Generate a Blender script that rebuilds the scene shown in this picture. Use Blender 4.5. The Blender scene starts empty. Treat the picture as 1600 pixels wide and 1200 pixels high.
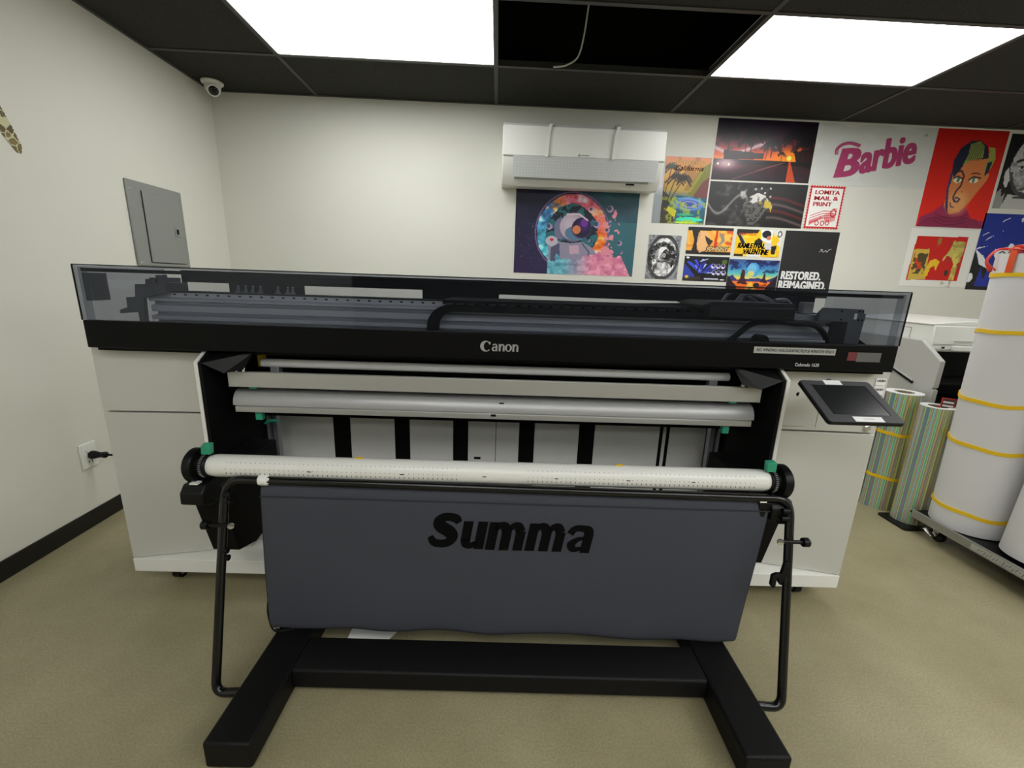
import bpy, bmesh, math, random
import numpy as np
from mathutils import Vector, Matrix
random.seed(4)
SC = bpy.context.scene
COL = SC.collection
# ------------------------------------------------------------------ camera, world, exposure
FPX, CPX, CPY = 670.03, 795.77, 602.76
PITCH, YAW, ROLL, CAMZ = -0.2395, 0.0347, 0.0340, 1.2506
def camera():
    fw = Vector((math.sin(YAW)*math.cos(PITCH), math.cos(YAW)*math.cos(PITCH), math.sin(PITCH)))
    rt = Vector((math.cos(YAW), -math.sin(YAW), 0)); up = rt.cross(fw)
    R = math.cos(ROLL)*rt + math.sin(ROLL)*up
    U = -math.sin(ROLL)*rt + math.cos(ROLL)*up
    m = Matrix((R, U, -fw)).transposed().to_4x4()
    m.translation = Vector((0, 0, CAMZ))
    cd = bpy.data.cameras.new('camera'); cd.sensor_fit = 'HORIZONTAL'; cd.sensor_width = 36
    cd.lens = FPX/1600*36; cd.shift_x = -(CPX-800)/1600; cd.shift_y = (CPY-600)/1600
    cd.clip_start = .02
    co = bpy.data.objects.new('camera', cd); COL.objects.link(co); co.matrix_world = m
    SC.camera = co
camera()
w = bpy.data.worlds.new('world'); SC.world = w; w.use_nodes = True
w.node_tree.nodes['Background'].inputs[0].default_value = (.5, .52, .5, 1)
w.node_tree.nodes['Background'].inputs[1].default_value = .05
SC.view_settings.view_transform = 'Standard'; SC.view_settings.look = 'None'
SC.view_settings.gamma = 1; SC.view_settings.exposure = 0.17
SC.view_settings.use_curve_mapping = False
LIGHT = 7.5            # strength of the ceiling light diffusers

# ------------------------------------------------------------------ materials
def lin(c):
    return tuple(((x/255)/12.92 if x/255 <= .04045 else ((x/255+.055)/1.055)**2.4) for x in c)
MATS = {}
def mat(name, rgb, rough=.5, metal=0, bump=0, bscale=200, var=0, vscale=8, spec=.5, emit=0, coat=0, stretch=None):
    if name in MATS: return MATS[name]
    m = bpy.data.materials.new(name); m.use_nodes = True; nt = m.node_tree; N = nt.nodes; L = nt.links
    b = N['Principled BSDF']; c = lin(rgb)
    b.inputs['Base Color'].default_value = (*c, 1); b.inputs['Roughness'].default_value = rough
    b.inputs['Metallic'].default_value = metal; b.inputs['Specular IOR Level'].default_value = spec
    b.inputs['Coat Weight'].default_value = coat
    tc = N.new('ShaderNodeTexCoord')
    src = tc.outputs['Object']
    if stretch:
        mp = N.new('ShaderNodeMapping'); mp.inputs['Scale'].default_value = stretch
        L.new(src, mp.inputs[0]); src = mp.outputs[0]
    if var:
        n = N.new('ShaderNodeTexNoise'); n.inputs['Scale'].default_value = vscale; n.inputs['Detail'].default_value = 6
        L.new(src, n.inputs['Vector'])
        r = N.new('ShaderNodeMapRange'); r.inputs[3].default_value = 1-var; r.inputs[4].default_value = 1+var
        L.new(n.outputs[0], r.inputs[0])
        mx = N.new('ShaderNodeVectorMath'); mx.operation = 'SCALE'; mx.inputs[0].default_value = c
        L.new(r.outputs[0], mx.inputs['Scale']); L.new(mx.outputs[0], b.inputs['Base Color'])
    if bump:
        n = N.new('ShaderNodeTexNoise'); n.inputs['Scale'].default_value = bscale; n.inputs['Detail'].default_value = 3
        L.new(src, n.inputs['Vector'])
        bp = N.new('ShaderNodeBump'); bp.inputs['Strength'].default_value = bump; bp.inputs['Distance'].default_value = .003
        L.new(n.outputs[0], bp.inputs['Height']); L.new(bp.outputs[0], b.inputs['Normal'])
    if emit:
        b.inputs['Emission Color'].default_value = (1, 1, .985, 1); b.inputs['Emission Strength'].default_value = emit
    MATS[name] = m; return m
def mat_floor():
    m = mat('polished_concrete', (172, 163, 132), rough=.42, bump=.04, bscale=60)
    N = m.node_tree.nodes; L = m.node_tree.links; b = N['Principled BSDF']
    tc = N.new('ShaderNodeTexCoord')
    n1 = N.new('ShaderNodeTexNoise'); n1.inputs['Scale'].default_value = 1.6; n1.inputs['Detail'].default_value = 9; n1.inputs['Roughness'].default_value = .62
    n2 = N.new('ShaderNodeTexNoise'); n2.inputs['Scale'].default_value = 170; n2.inputs['Detail'].default_value = 2
    L.new(tc.outputs['Object'], n1.inputs['Vector']); L.new(tc.outputs['Object'], n2.inputs['Vector'])
    r1 = N.new('ShaderNodeValToRGB')
    r1.color_ramp.elements[0].position = .3; r1.color_ramp.elements[0].color = (*lin((138, 130, 98)), 1)
    r1.color_ramp.elements[1].position = .7; r1.color_ramp.elements[1].color = (*lin((166, 158, 127)), 1)
    L.new(n1.outputs[0], r1.inputs[0])
    mr = N.new('ShaderNodeMapRange'); mr.inputs[1].default_value = .3; mr.inputs[2].default_value = .7
    mr.inputs[3].default_value = .84; mr.inputs[4].default_value = 1.14
    L.new(n2.outputs[0], mr.inputs[0])
    s = N.new('ShaderNodeVectorMath'); s.operation = 'SCALE'
    L.new(r1.outputs[0], s.inputs[0]); L.new(mr.outputs[0], s.inputs['Scale'])
    L.new(s.outputs[0], b.inputs['Base Color'])
    return m
def mat_tile():
    m = mat('black_ceiling_tile', (50, 50, 47), rough=.95, bump=.5, bscale=120, spec=.2)
    N = m.node_tree.nodes; L = m.node_tree.links; b = N['Principled BSDF']
    tc = N.new('ShaderNodeTexCoord'); v = N.new('ShaderNodeTexVoronoi'); v.inputs['Scale'].default_value = 85
    n = N.new('ShaderNodeTexNoise'); n.inputs['Scale'].default_value = 40; n.inputs['Detail'].default_value = 4
    L.new(tc.outputs['Object'], v.inputs['Vector']); L.new(tc.outputs['Object'], n.inputs['Vector'])
    ad = N.new('ShaderNodeMath'); ad.operation = 'ADD'; L.new(v.outputs['Distance'], ad.inputs[0]); L.new(n.outputs[0], ad.inputs[1])
    r = N.new('ShaderNodeValToRGB'); r.color_ramp.elements[0].position = .52; r.color_ramp.elements[1].position = .72
    r.color_ramp.elements[0].color = (*lin((22, 22, 21)), 1); r.color_ramp.elements[1].color = (*lin((56, 56, 52)), 1)
    L.new(ad.outputs[0], r.inputs[0]); L.new(r.outputs[0], b.inputs['Base Color'])
    return m
def mat_glass(name='smoked_glass', tint=(.76, .773, .80), fres=1.45):
    m = bpy.data.materials.new(name); m.use_nodes = True; nt = m.node_tree; N = nt.nodes; L = nt.links
    N.remove(N['Principled BSDF']); out = N['Material Output']
    t = N.new('ShaderNodeBsdfTransparent'); t.inputs[0].default_value = (*tint, 1)
    g = N.new('ShaderNodeBsdfGlossy'); g.inputs['Roughness'].default_value = .015; g.inputs[0].default_value = (.62, .66, .78, 1)
    f = N.new('ShaderNodeFresnel'); ge = N.new('ShaderNodeNewGeometry'); ir = N.new('ShaderNodeMapRange')
    ir.inputs[3].default_value = fres; ir.inputs[4].default_value = 1/fres       # a thin sheet: the same index from both sides
    L.new(ge.outputs['Backfacing'], ir.inputs[0]); L.new(ir.outputs[0], f.inputs[0])
    mx = N.new('ShaderNodeMixShader'); L.new(f.outputs[0], mx.inputs[0]); L.new(t.outputs[0], mx.inputs[1]); L.new(g.outputs[0], mx.inputs[2])
    L.new(mx.outputs[0], out.inputs[0]); return m
def mat_paint(name, rough=.35, coat=0, metal=0):
    m = bpy.data.materials.new(name); m.use_nodes = True; N = m.node_tree.nodes
    b = N['Principled BSDF']; a = N.new('ShaderNodeAttribute'); a.attribute_name = 'print_colour'
    m.node_tree.links.new(a.outputs['Color'], b.inputs['Base Color'])
    b.inputs['Roughness'].default_value = rough; b.inputs['Coat Weight'].default_value = coat; b.inputs['Metallic'].default_value = metal
    return m
def mat_holo():
    m = mat('holographic_film', (190, 190, 190), rough=.3, metal=.25)
    N = m.node_tree.nodes; L = m.node_tree.links; b = N['Principled BSDF']
    tc = N.new('ShaderNodeTexCoord')
    sp = N.new('ShaderNodeSeparateXYZ'); L.new(tc.outputs['Object'], sp.inputs[0])
    at = N.new('ShaderNodeMath'); at.operation = 'ARCTAN2'; L.new(sp.outputs[1], at.inputs[0]); L.new(sp.outputs[0], at.inputs[1])
    cb = N.new('ShaderNodeCombineXYZ'); L.new(at.outputs[0], cb.inputs[0])
    ml = N.new('ShaderNodeMath'); ml.operation = 'MULTIPLY'; ml.inputs[1].default_value = .12; L.new(sp.outputs[2], ml.inputs[0]); L.new(ml.outputs[0], cb.inputs[1])
    n = N.new('ShaderNodeTexNoise'); n.inputs['Scale'].default_value = 1.9; n.inputs['Detail'].default_value = 1.2; L.new(cb.outputs[0], n.inputs['Vector'])
    r = N.new('ShaderNodeValToRGB'); cr = r.color_ramp
    stops = [(.26, (120, 120, 124)), (.34, (150, 146, 158)), (.39, (120, 150, 160)), (.425, (120, 214, 186)), (.455, (232, 244, 130)), (.475, (140, 142, 136)), (.51, (176, 160, 150)),
             (.535, (240, 224, 130)), (.555, (150, 150, 146)), (.60, (196, 160, 176)), (.64, (128, 226, 214)), (.68, (236, 240, 236)), (.72, (130, 130, 136))]
    cr.elements[0].position = stops[0][0]; cr.elements[0].color = (*lin(stops[0][1]), 1)
    cr.elements[1].position = stops[-1][0]; cr.elements[1].color = (*lin(stops[-1][1]), 1)
    for p, c in stops[1:-1]:
        e = cr.elements.new(p); e.color = (*lin(c), 1)
    L.new(n.outputs[0], r.inputs[0]); L.new(r.outputs[0], b.inputs['Base Color'])
    return m

WALL = mat('painted_wall', (226, 226, 216), rough=.62, bump=.12, bscale=140, var=.02, vscale=3)
FLOOR = mat_floor(); TILE = mat_tile(); GLASS = mat_glass()
TEE = mat('black_ceiling_grid', (58, 58, 55), rough=.5)
PLENUM = mat('plenum_shade_black', (5, 5, 5), rough=.95)  # near-black colour standing in for the unlit space above the tiles
DIFF = mat('lit_diffuser', (250, 250, 248), rough=.6, emit=LIGHT)
BLACK = mat('black_satin_plastic', (10, 10, 10), rough=.42, spec=.25)
BLACKM = mat('black_powder_coat', (12, 12, 13), rough=.5, bump=.25, bscale=420, spec=.22)
BLACKT = mat('black_tube_paint', (10, 10, 10), rough=.25)
DARK = mat('dark_interior', (4, 4, 5), rough=.7, spec=.2)
PANEL = mat('black_front_panel', (8, 8, 8), rough=.45, spec=.14)
CAB = mat('white_cabinet_paint', (203, 203, 195), rough=.5, bump=.06, bscale=300)
TRIMW = mat('white_edge', (236, 236, 230), rough=.5)
ALU = mat('brushed_aluminium', (186, 186, 181), rough=.4, metal=.5, var=.06, vscale=30, stretch=(.4, 30, 30), bump=.05, bscale=60)
ALUM = mat('satin_aluminium', (178, 178, 178), rough=.42, metal=.4)
BARM = mat('bright_bar', (244, 244, 242), rough=.3)
CHROME = mat('polished_steel', (215, 215, 215), rough=.16, metal=1)
GREYM = mat('grey_extrusion', (148, 150, 155), rough=.4, metal=.5)
DGREY = mat('dark_grey_bracket', (96, 99, 104), rough=.45, metal=.2)
TEAL = mat('green_plastic_lever', (46, 158, 122), rough=.4)
YEL = mat('yellow_plastic', (244, 200, 14), rough=.45)
ORANGE = mat('orange_strap', (226, 82, 24), rough=.5)
REDW = mat('red_cord', (205, 45, 30), rough=.45)
WHITEP = mat('white_plastic', (235, 236, 230), rough=.35, spec=.5)
WPAPER = mat('white_paper', (240, 240, 238), rough=.6)
WROLL = mat('white_vinyl_roll', (224, 224, 226), rough=.45, var=.03, vscale=5)
MEDIA = mat('rear_panel_white', (244, 244, 239), rough=.45)
TUBEW = mat('white_roller', (232, 232, 226), rough=.28)
CARD = mat('brown_cardboard', (150, 112, 84), rough=.8)
CLOTH = mat('grey_sling_cloth', (70, 72, 80), rough=.88, bump=.3, bscale=700, var=.05, vscale=5, spec=.15)
INK = mat('black_ink', (9, 9, 10), rough=.8, spec=.08)
RAIL = mat('rail_aluminium', (205, 207, 212), rough=.4, metal=.3)
BOXG = mat('grey_enamel', (142, 145, 141), rough=.42, bump=.06, bscale=250)
COPG = mat('copier_grey', (190, 190, 186), rough=.55, bump=.2, bscale=350)
SILVER = mat('silver_logo', (190, 190, 190), rough=.35, metal=.5)
SCREEN = mat('dusty_screen', (22, 24, 26), rough=.22, var=.5, vscale=25)
BEZEL = mat('tablet_bezel', (48, 48, 50), rough=.5)
LENS = mat('black_glass_dome', (5, 5, 6), rough=.1)
GALV = mat('galvanised_steel', (160, 162, 158), rough=.35, metal=.7, var=.1, vscale=20)
HOLO = mat_holo()
POSTER = mat_paint('printed_poster', .42)
POSTERG = mat_paint('glossy_poster', .3, 0)

# ------------------------------------------------------------------ mesh builder
class M:
    def __init__(s): s.v = []; s.f = []; s.mi = []; s.cur = 0
    def add(s, vs, fs):
        o = len(s.v); s.v += [tuple(v) for v in vs]
        for f in fs: s.f.append(tuple(i+o for i in f)); s.mi.append(s.cur)
        return s
    def box(s, x0, x1, y0, y1, z0, z1):
        vs = [(x, y, z) for z in (z0, z1) for y in (y0, y1) for x in (x0, x1)]
        return s.add(vs, [(0, 2, 3, 1), (4, 5, 7, 6), (0, 1, 5, 4), (2, 6, 7, 3), (0, 4, 6, 2), (1, 3, 7, 5)])
    def hexa(s, a, b):          # two quads (bottom loop, top loop)
        return s.add(list(a)+list(b), [(3, 2, 1, 0), (4, 5, 6, 7), (0, 1, 5, 4), (1, 2, 6, 5), (2, 3, 7, 6), (3, 0, 4, 7)])
    def prism(s, pts, axis, a, b):   # 2-D outline extruded along an axis
        def P(p, k):
            return {'x': (k, p[0], p[1]), 'y': (p[0], k, p[1]), 'z': (p[0], p[1], k)}[axis]
        n = len(pts); vs = [P(p, a) for p in pts]+[P(p, b) for p in pts]
        fs = [tuple(range(n)), tuple(range(2*n-1, n-1, -1))]+[(i, i+n, (i+1) % n+n, (i+1) % n) for i in range(n)]
        return s.add(vs, fs)
    def tube(s, pts, r, n=12, closed=False, cap=True):
        pts = [Vector(p) for p in pts]; k = len(pts); rings = []
        up = None
        for i, p in enumerate(pts):
            if closed: d = pts[(i+1) % k]-pts[i-1]
            else: d = pts[min(i+1, k-1)]-pts[max(i-1, 0)]
            d.normalize()
            if up is None: up = d.orthogonal().normalized()
            up = (up-d*up.dot(d)).normalized(); sd = d.cross(up)
            rr = r[i] if isinstance(r, (list, tuple)) else r
            rings.append([p+up*rr*math.cos(2*math.pi*j/n)+sd*rr*math.sin(2*math.pi*j/n) for j in range(n)])
        vs = [q for g in rings for q in g]; fs = []
        for i in range(k if closed else k-1):
            a = i*n; b = ((i+1) % k)*n
            for j in range(n): fs.append((a+j, a+(j+1) % n, b+(j+1) % n, b+j))
        if not closed and cap: fs += [tuple(range(n-1, -1, -1)), tuple((k-1)*n+j for j in range(n))]
        return s.add(vs, fs)
    def cyl(s, p0, p1, r, n=24, r1=None): return s.tube([p0, p1], [r, r if r1 is None else r1], n)
    def lathe(s, prof, c, axis=(0, 0, 1), n=32, closed=False):   # prof: (radius, height) pairs
        ax = Vector(axis).normalized(); u = ax.orthogonal().normalized(); v = ax.cross(u); c = Vector(c)
        vs = [c+ax*h+(u*math.cos(2*math.pi*j/n)+v*math.sin(2*math.pi*j/n))*r for r, h in prof for j in range(n)]
        k = len(prof); fs = []
        for i in range(k if closed else k-1):
            a = i*n; b = ((i+1) % k)*n
            for j in range(n): fs.append((a+j, a+(j+1) % n, b+(j+1) % n, b+j))
        if not closed:
            if prof[0][0] > 1e-6: fs.append(tuple(range(n-1, -1, -1)))
            if prof[-1][0] > 1e-6: fs.append(tuple((k-1)*n+j for j in range(n)))
        return s.add(vs, fs)
    def build(s, name, material, parent=None, bevel=0, smooth=False, label=None, seg=2):
        me = bpy.data.meshes.new(name); me.from_pydata(s.v, [], s.f); me.update()
        bm = bmesh.new(); bm.from_mesh(me); bmesh.ops.recalc_face_normals(bm, faces=bm.faces); bm.to_mesh(me); bm.free()
        ms = material if isinstance(material, list) else [material]
        for q in ms: me.materials.append(q)
        if len(ms) > 1: me.polygons.foreach_set('material_index', s.mi)
        o = bpy.data.objects.new(name, me); COL.objects.link(o)
        if parent: o.parent = parent
        if bevel:
            b = o.modifiers.new('bevel', 'BEVEL'); b.width = bevel; b.segments = seg; b.limit_method = 'ANGLE'; b.angle_limit = .6
        if smooth or bevel:
            for p in me.polygons: p.use_smooth = True
            try: me.set_sharp_from_angle(angle=.6)
            except Exception: pass
        if label: o['label'] = label
        return o
def bez(pts, n=8):      # rounded polyline through control points (Catmull-Rom)
    P = [Vector(p) for p in pts]; P = [P[0]*2-P[1]]+P+[P[-1]*2-P[-2]]; out = []
    for i in range(1, len(P)-2):
        for k in range(n):
            t = k/n; a, b, c, d = P[i-1:i+3]
            out.append(.5*((2*b)+(c-a)*t+(2*a-5*b+4*c-d)*t*t+(3*b-a-3*c+d)*t**3))
    out.append(P[-2]); return out
def fillet(pts, r, n=6):    # straight runs with rounded corners
    P = [Vector(p) for p in pts]; out = [P[0]]
    for i in range(1, len(P)-1):
        a = (P[i-1]-P[i]); b = (P[i+1]-P[i]); rr = min(r, a.length*.45, b.length*.45)
        p0 = P[i]+a.normalized()*rr; p1 = P[i]+b.normalized()*rr
        for k in range(n+1):
            t = k/n; out.append(p0*(1-t)**2+P[i]*2*t*(1-t)+p1*t*t)
    out.append(P[-1]); return out
def thing(name, label, cat, loc=(0, 0, 0), rz=0, group=None):
    o = bpy.data.objects.new(name, None); o.empty_display_size = .05; COL.objects.link(o)
    o.location = loc; o.rotation_euler = (0, 0, rz); o['label'] = label; o['category'] = cat
    if group: o['group'] = group
    return o
def tag(o, label, cat, group=None):
    o['label'] = label; o['category'] = cat
    if group: o['group'] = group
    return o
def struct(o): o['kind'] = 'structure'; return o
def text(name, s, x0, x1, z0, z1, y, material, parent=None, shear=0, bold=0, depth=.0006, tilt=0, label=None, side=None, space=1, fat=0):
    """raised lettering filling a rectangle of the x-z plane at depth y, facing -y"""
    cu = bpy.data.curves.new(name, 'FONT'); cu.body = s; cu.offset = bold; cu.extrude = .01; cu.space_character = space
    cu.resolution_u = 4
    t = bpy.data.objects.new(name, cu); COL.objects.link(t)
    dg = bpy.context.evaluated_depsgraph_get(); me = bpy.data.meshes.new_from_object(t.evaluated_get(dg))
    bpy.data.objects.remove(t); bpy.data.curves.remove(cu)
    n = len(me.vertices); co = np.zeros(n*3); me.vertices.foreach_get('co', co); co = co.reshape(-1, 3)
    co[:, 0] += co[:, 1]*shear
    mn = co.min(0); mx = co.max(0); q = (co-mn)/(mx-mn)
    X = x0+q[:, 0]*(x1-x0); Z = z0+q[:, 1]*(z1-z0)
    if tilt:
        cx, cz = (x0+x1)/2, (z0+z1)/2; c, sn = math.cos(tilt), math.sin(tilt)
        X, Z = cx+(X-cx)*c-(Z-cz)*sn, cz+(X-cx)*sn+(Z-cz)*c
    Y = y-q[:, 2]*depth
    co = np.stack([X, Y, Z], 1)
    if fat:
        n = len(co); F0 = [tuple(p.vertices) for p in me.polygons]; V0 = []; F1 = []
        for q_, dx in enumerate((-fat, -fat/3, fat/3, fat)):
            sh_ = co.copy(); sh_[:, 0] += dx; sh_[:, 1] -= q_*1e-5; V0 += [tuple(v) for v in sh_]; F1 += [tuple(i+q_*n for i in f) for f in F0]
        bpy.data.meshes.remove(me); me = bpy.data.meshes.new(name); me.from_pydata(V0, [], F1)
    else: me.vertices.foreach_set('co', co.reshape(-1))
    me.name = name; me.materials.clear(); me.materials.append(material); me.update()
    o = bpy.data.objects.new(name, me); COL.objects.link(o)
    if parent: o.parent = parent
    if label: o['label'] = label
    return o

# ------------------------------------------------------------------ the room
XL, XR, YB, YF, ZC = -1.976, 4.6, 3.347, -2.6, 2.431
X0, PX_, ROW, PY_ = -1.26, 1.22, 2.798, .608
struct(M().box(XL-.1, XR+.1, YF-.1, YB+.1, -.1, 0).build('floor', FLOOR))
struct(M().box(XL-.1, XR+.1, YB, YB+.1, 0, ZC+.8).build('wall_back', WALL))
struct(M().box(XL-.1, XL, YF, YB, 0, ZC+.8).build('wall_left', WALL))
struct(M().box(XR, XR+.1, YF, YB, 0, ZC+.8).build('wall_right', WALL))
struct(M().box(XL-.1, XR+.1, YF-.1, YF, 0, ZC+.8).build('wall_front', mat('darkened_wall', (112, 112, 108), rough=.7)))  # unseen wall, coloured darker to weaken its reflection in the cover
struct(M().box(XL-.1, XR+.1, YF-.1, YB+.1, ZC+.8, ZC+.9).build('trim_0', PLENUM))
BASE = mat('black_vinyl_base', (9, 9, 9), rough=.45)
struct(M().box(XL, XL+.008, YF, YB, 0, .085).build('baseboard_left', BASE, bevel=.003))
struct(M().box(XL, XR, YB-.008, YB, 0, .085).build('baseboard_back', BASE, bevel=.003))
xs = [XL]+[X0+PX_*k for k in range(0, 5)]+[XR]
ys = [YB]; y = ROW
while y > YF: ys.append(y); y -= PY_
ys.append(YF)
LIGHTS = []
pb = M()
x0_, x1_, y1_, y0_ = xs[2], xs[3], ys[1], ys[2]
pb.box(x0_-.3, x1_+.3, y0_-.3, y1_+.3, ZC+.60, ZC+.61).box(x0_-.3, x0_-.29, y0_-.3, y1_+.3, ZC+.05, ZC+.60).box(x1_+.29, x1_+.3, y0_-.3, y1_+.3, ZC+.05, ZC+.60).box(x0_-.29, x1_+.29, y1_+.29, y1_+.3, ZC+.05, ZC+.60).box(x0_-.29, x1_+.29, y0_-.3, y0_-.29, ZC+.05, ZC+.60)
struct(pb.build('plenum_shade_box', PLENUM))  # black box added round the open tile, its colour standing in for shade
cm = M()
for j in range(len(ys)-1):
    for i in range(len(xs)-1):
        x0, x1, y1, y0 = xs[i], xs[i+1], ys[j], ys[j+1]
        if j == 1 and i == 2: continue                         # the missing tile
        if (i in (1, 3) and j in (1, 6, 9)) or (i in (2, 4) and j == 7) or (i == 4 and j in (3, 5)): LIGHTS.append((x0, x1, y0, y1)); continue  # the two panels by the back wall are seen; the rest are added to brighten
        cm.box(x0+.002, x1-.002, y0+.002, y1-.002, ZC+.004, ZC+.018)
struct(cm.build('ceiling', TILE))
tm = M()
for x in xs[1:-1]: tm.box(x-.012, x+.012, YF, YB, ZC-.001, ZC+.004); tm.box(x-.002, x+.002, YF, YB, ZC+.004, ZC+.035)
for y in ys[1:-1]: tm.box(XL, XR, y-.012, y+.012, ZC-.0005, ZC+.0035); tm.box(XL, XR, y-.002, y+.002, ZC+.004, ZC+.035)
struct(tm.build('trim_1', TEE))
wm = M()
for a in ((XL, XR, YB-.02, YB), (XL, XL+.02, YF, YB)): wm.box(*a, ZC-.0015, ZC+.003)
struct(wm.build('trim_2', TEE))
spots = ['flat white ceiling light panel above the left of the printer', 'flat white ceiling light panel right of the open ceiling tile']
for k, (x0, x1, y0, y1) in enumerate(LIGHTS):
    j = 0 if k < 2 else 1
    t = thing('ceiling_light', spots[k] if k < 2 else 'added flat white ceiling light panel out of view', 'ceiling light', ((x0+x1)/2, (y0+y1)/2, ZC), group=None if k < 2 else 'added ceiling lights out of view')
    a, b = (x1-x0)/2, (y1-y0)/2
    M().box(-a+.014, a-.014, -b+.014, b-.014, .003, .006).build('diffuser', DIFF, t)
    f = M()
    for q in ((-a+.004, a-.004, -b+.004, -b+.014), (-a+.004, a-.004, b-.014, b-.004), (-a+.004, -a+.014, -b+.014, b-.014), (a-.014, a-.004, -b+.014, b-.014)): f.box(*q, .0045, .03)
    f.box(-a+.004, a-.004, -b+.004, b-.004, .031, .045)
    f.build('frame', WHITEP, t)
c = M().tube(bez([(.50, 2.62, ZC+.55), (.46, 2.70, ZC+.35), (.445, 2.76, ZC+.16), (.42, 2.78, ZC+.06), (.36, 2.782, ZC+.018), (.31, 2.783, ZC+.008), (.285, 2.783, ZC+.006)]), .0045, 8).build('ceiling_cable', WHITEP, smooth=True)
tag(c, 'thin white cable hanging out of the open ceiling tile', 'cable')

# ------------------------------------------------------------------ wall-mounted things
def wplate(m): return m
# security camera
t = thing('security_camera', 'small white dome security camera in the ceiling corner', 'security camera', (-1.865, 3.19, ZC))
M().lathe([(0, 0), (.062, 0), (.064, -.006), (.060, -.014), (.045, -.018)], (0, 0, 0), n=40).build('mounting_base', WHITEP, t, smooth=True)
hd = Vector((.45, -.62, -.64)).normalized()
M().lathe([(.046, -.014), (.047, -.03), (.045, -.042), (.038, -.058), (.026, -.07), (.012, -.077), (0, -.079)], (0, 0, 0), n=40).build('housing', WHITEP, t, smooth=True)
c0 = Vector((0, 0, -.034))
M().lathe([(.036, .020), (.0385, .034), (.036, .041), (.029, .043), (.0285, .038), (0, .038)], c0, hd, 36).build('camera_ball', WHITEP, t, smooth=True)
M().lathe([(.028, .039), (.024, .047), (.014, .052), (0, .054)], c0, hd, 32).build('lens', LENS, t, smooth=True)
# breaker panel on the left wall
t = thing('breaker_panel', 'grey metal electrical panel on the left wall', 'electrical panel', (XL, 2.697, 1.265))
M().box(0, .012, -.205, .205, 0, .445).build('cover_plate', BOXG, t, bevel=.006)
d = M().box(.012, .019, -.11, .16, .022, .40).build('door', BOXG, t, bevel=.004)
M().box(.019, .023, .095, .145, .18, .235).build('latch', BOXG, d, bevel=.002)
M().box(.023, .0245, .108, .124, .193, .222).build('latch_slot', DARK, d)
M().box(.0123, .0127, -.1145, -.11, .02, .402).box(.0123, .0127, -.11, .162, .018, .0215).build('door_gap', DARK, t)
for yy in (-.105,):
    for zz in (.09, .31): M().cyl((.019, yy-.006, zz), (.019, yy-.006, zz+.03), .004, 10).build('hinge', BOXG, d)
for yy in (-.185, .185):
    for zz in (.02, .40): M().lathe([(.007, 0), (.006, .003), (0, .004)], (.012, yy, zz), (1, 0, 0), 14).build('screw', CHROME, t)
# outlet, cord
t = thing('wall_outlet', 'white wall outlet low on the left wall', 'outlet', (XL, 2.006, .295))
M().box(0, .008, -.042, .042, 0, .125).build('cover_plate', WHITEP, t, bevel=.003)
for z in (.026, .092):
    for yy in (-.008, .008): M().box(.0078, .0086, yy-.0015, yy+.0015, z, z+.012).build('slot', DARK, t)
M().lathe([(.017, 0), (.017, .004), (0, .004)], (.0075, 0, .096), (1, 0, 0), 20).build('socket', WHITEP, t)
t = thing('power_cord', 'black power cord plugged into the left wall outlet', 'power cord', (XL, 2.012, .357))
M().lathe([(.019, .0087), (.021, .016), (.019, .03), (.014, .045), (.013, .06), (.0155, .064), (.0155, .075), (.011, .08)], (0, 0, 0), (1, .1, -.02), 20).build('plug', BLACK, t, smooth=True)
M().tube(bez([(.078, .008, -.001), (.12, .015, -.01), (.17, .02, -.05), (.21, .03, -.13), (.24, .04, -.25), (.3, .06, -.33), (.42, .1, -.349), (.55, .16, -.349)]), .0055, 10).build('cable', BLACK, t, smooth=True)

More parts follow.
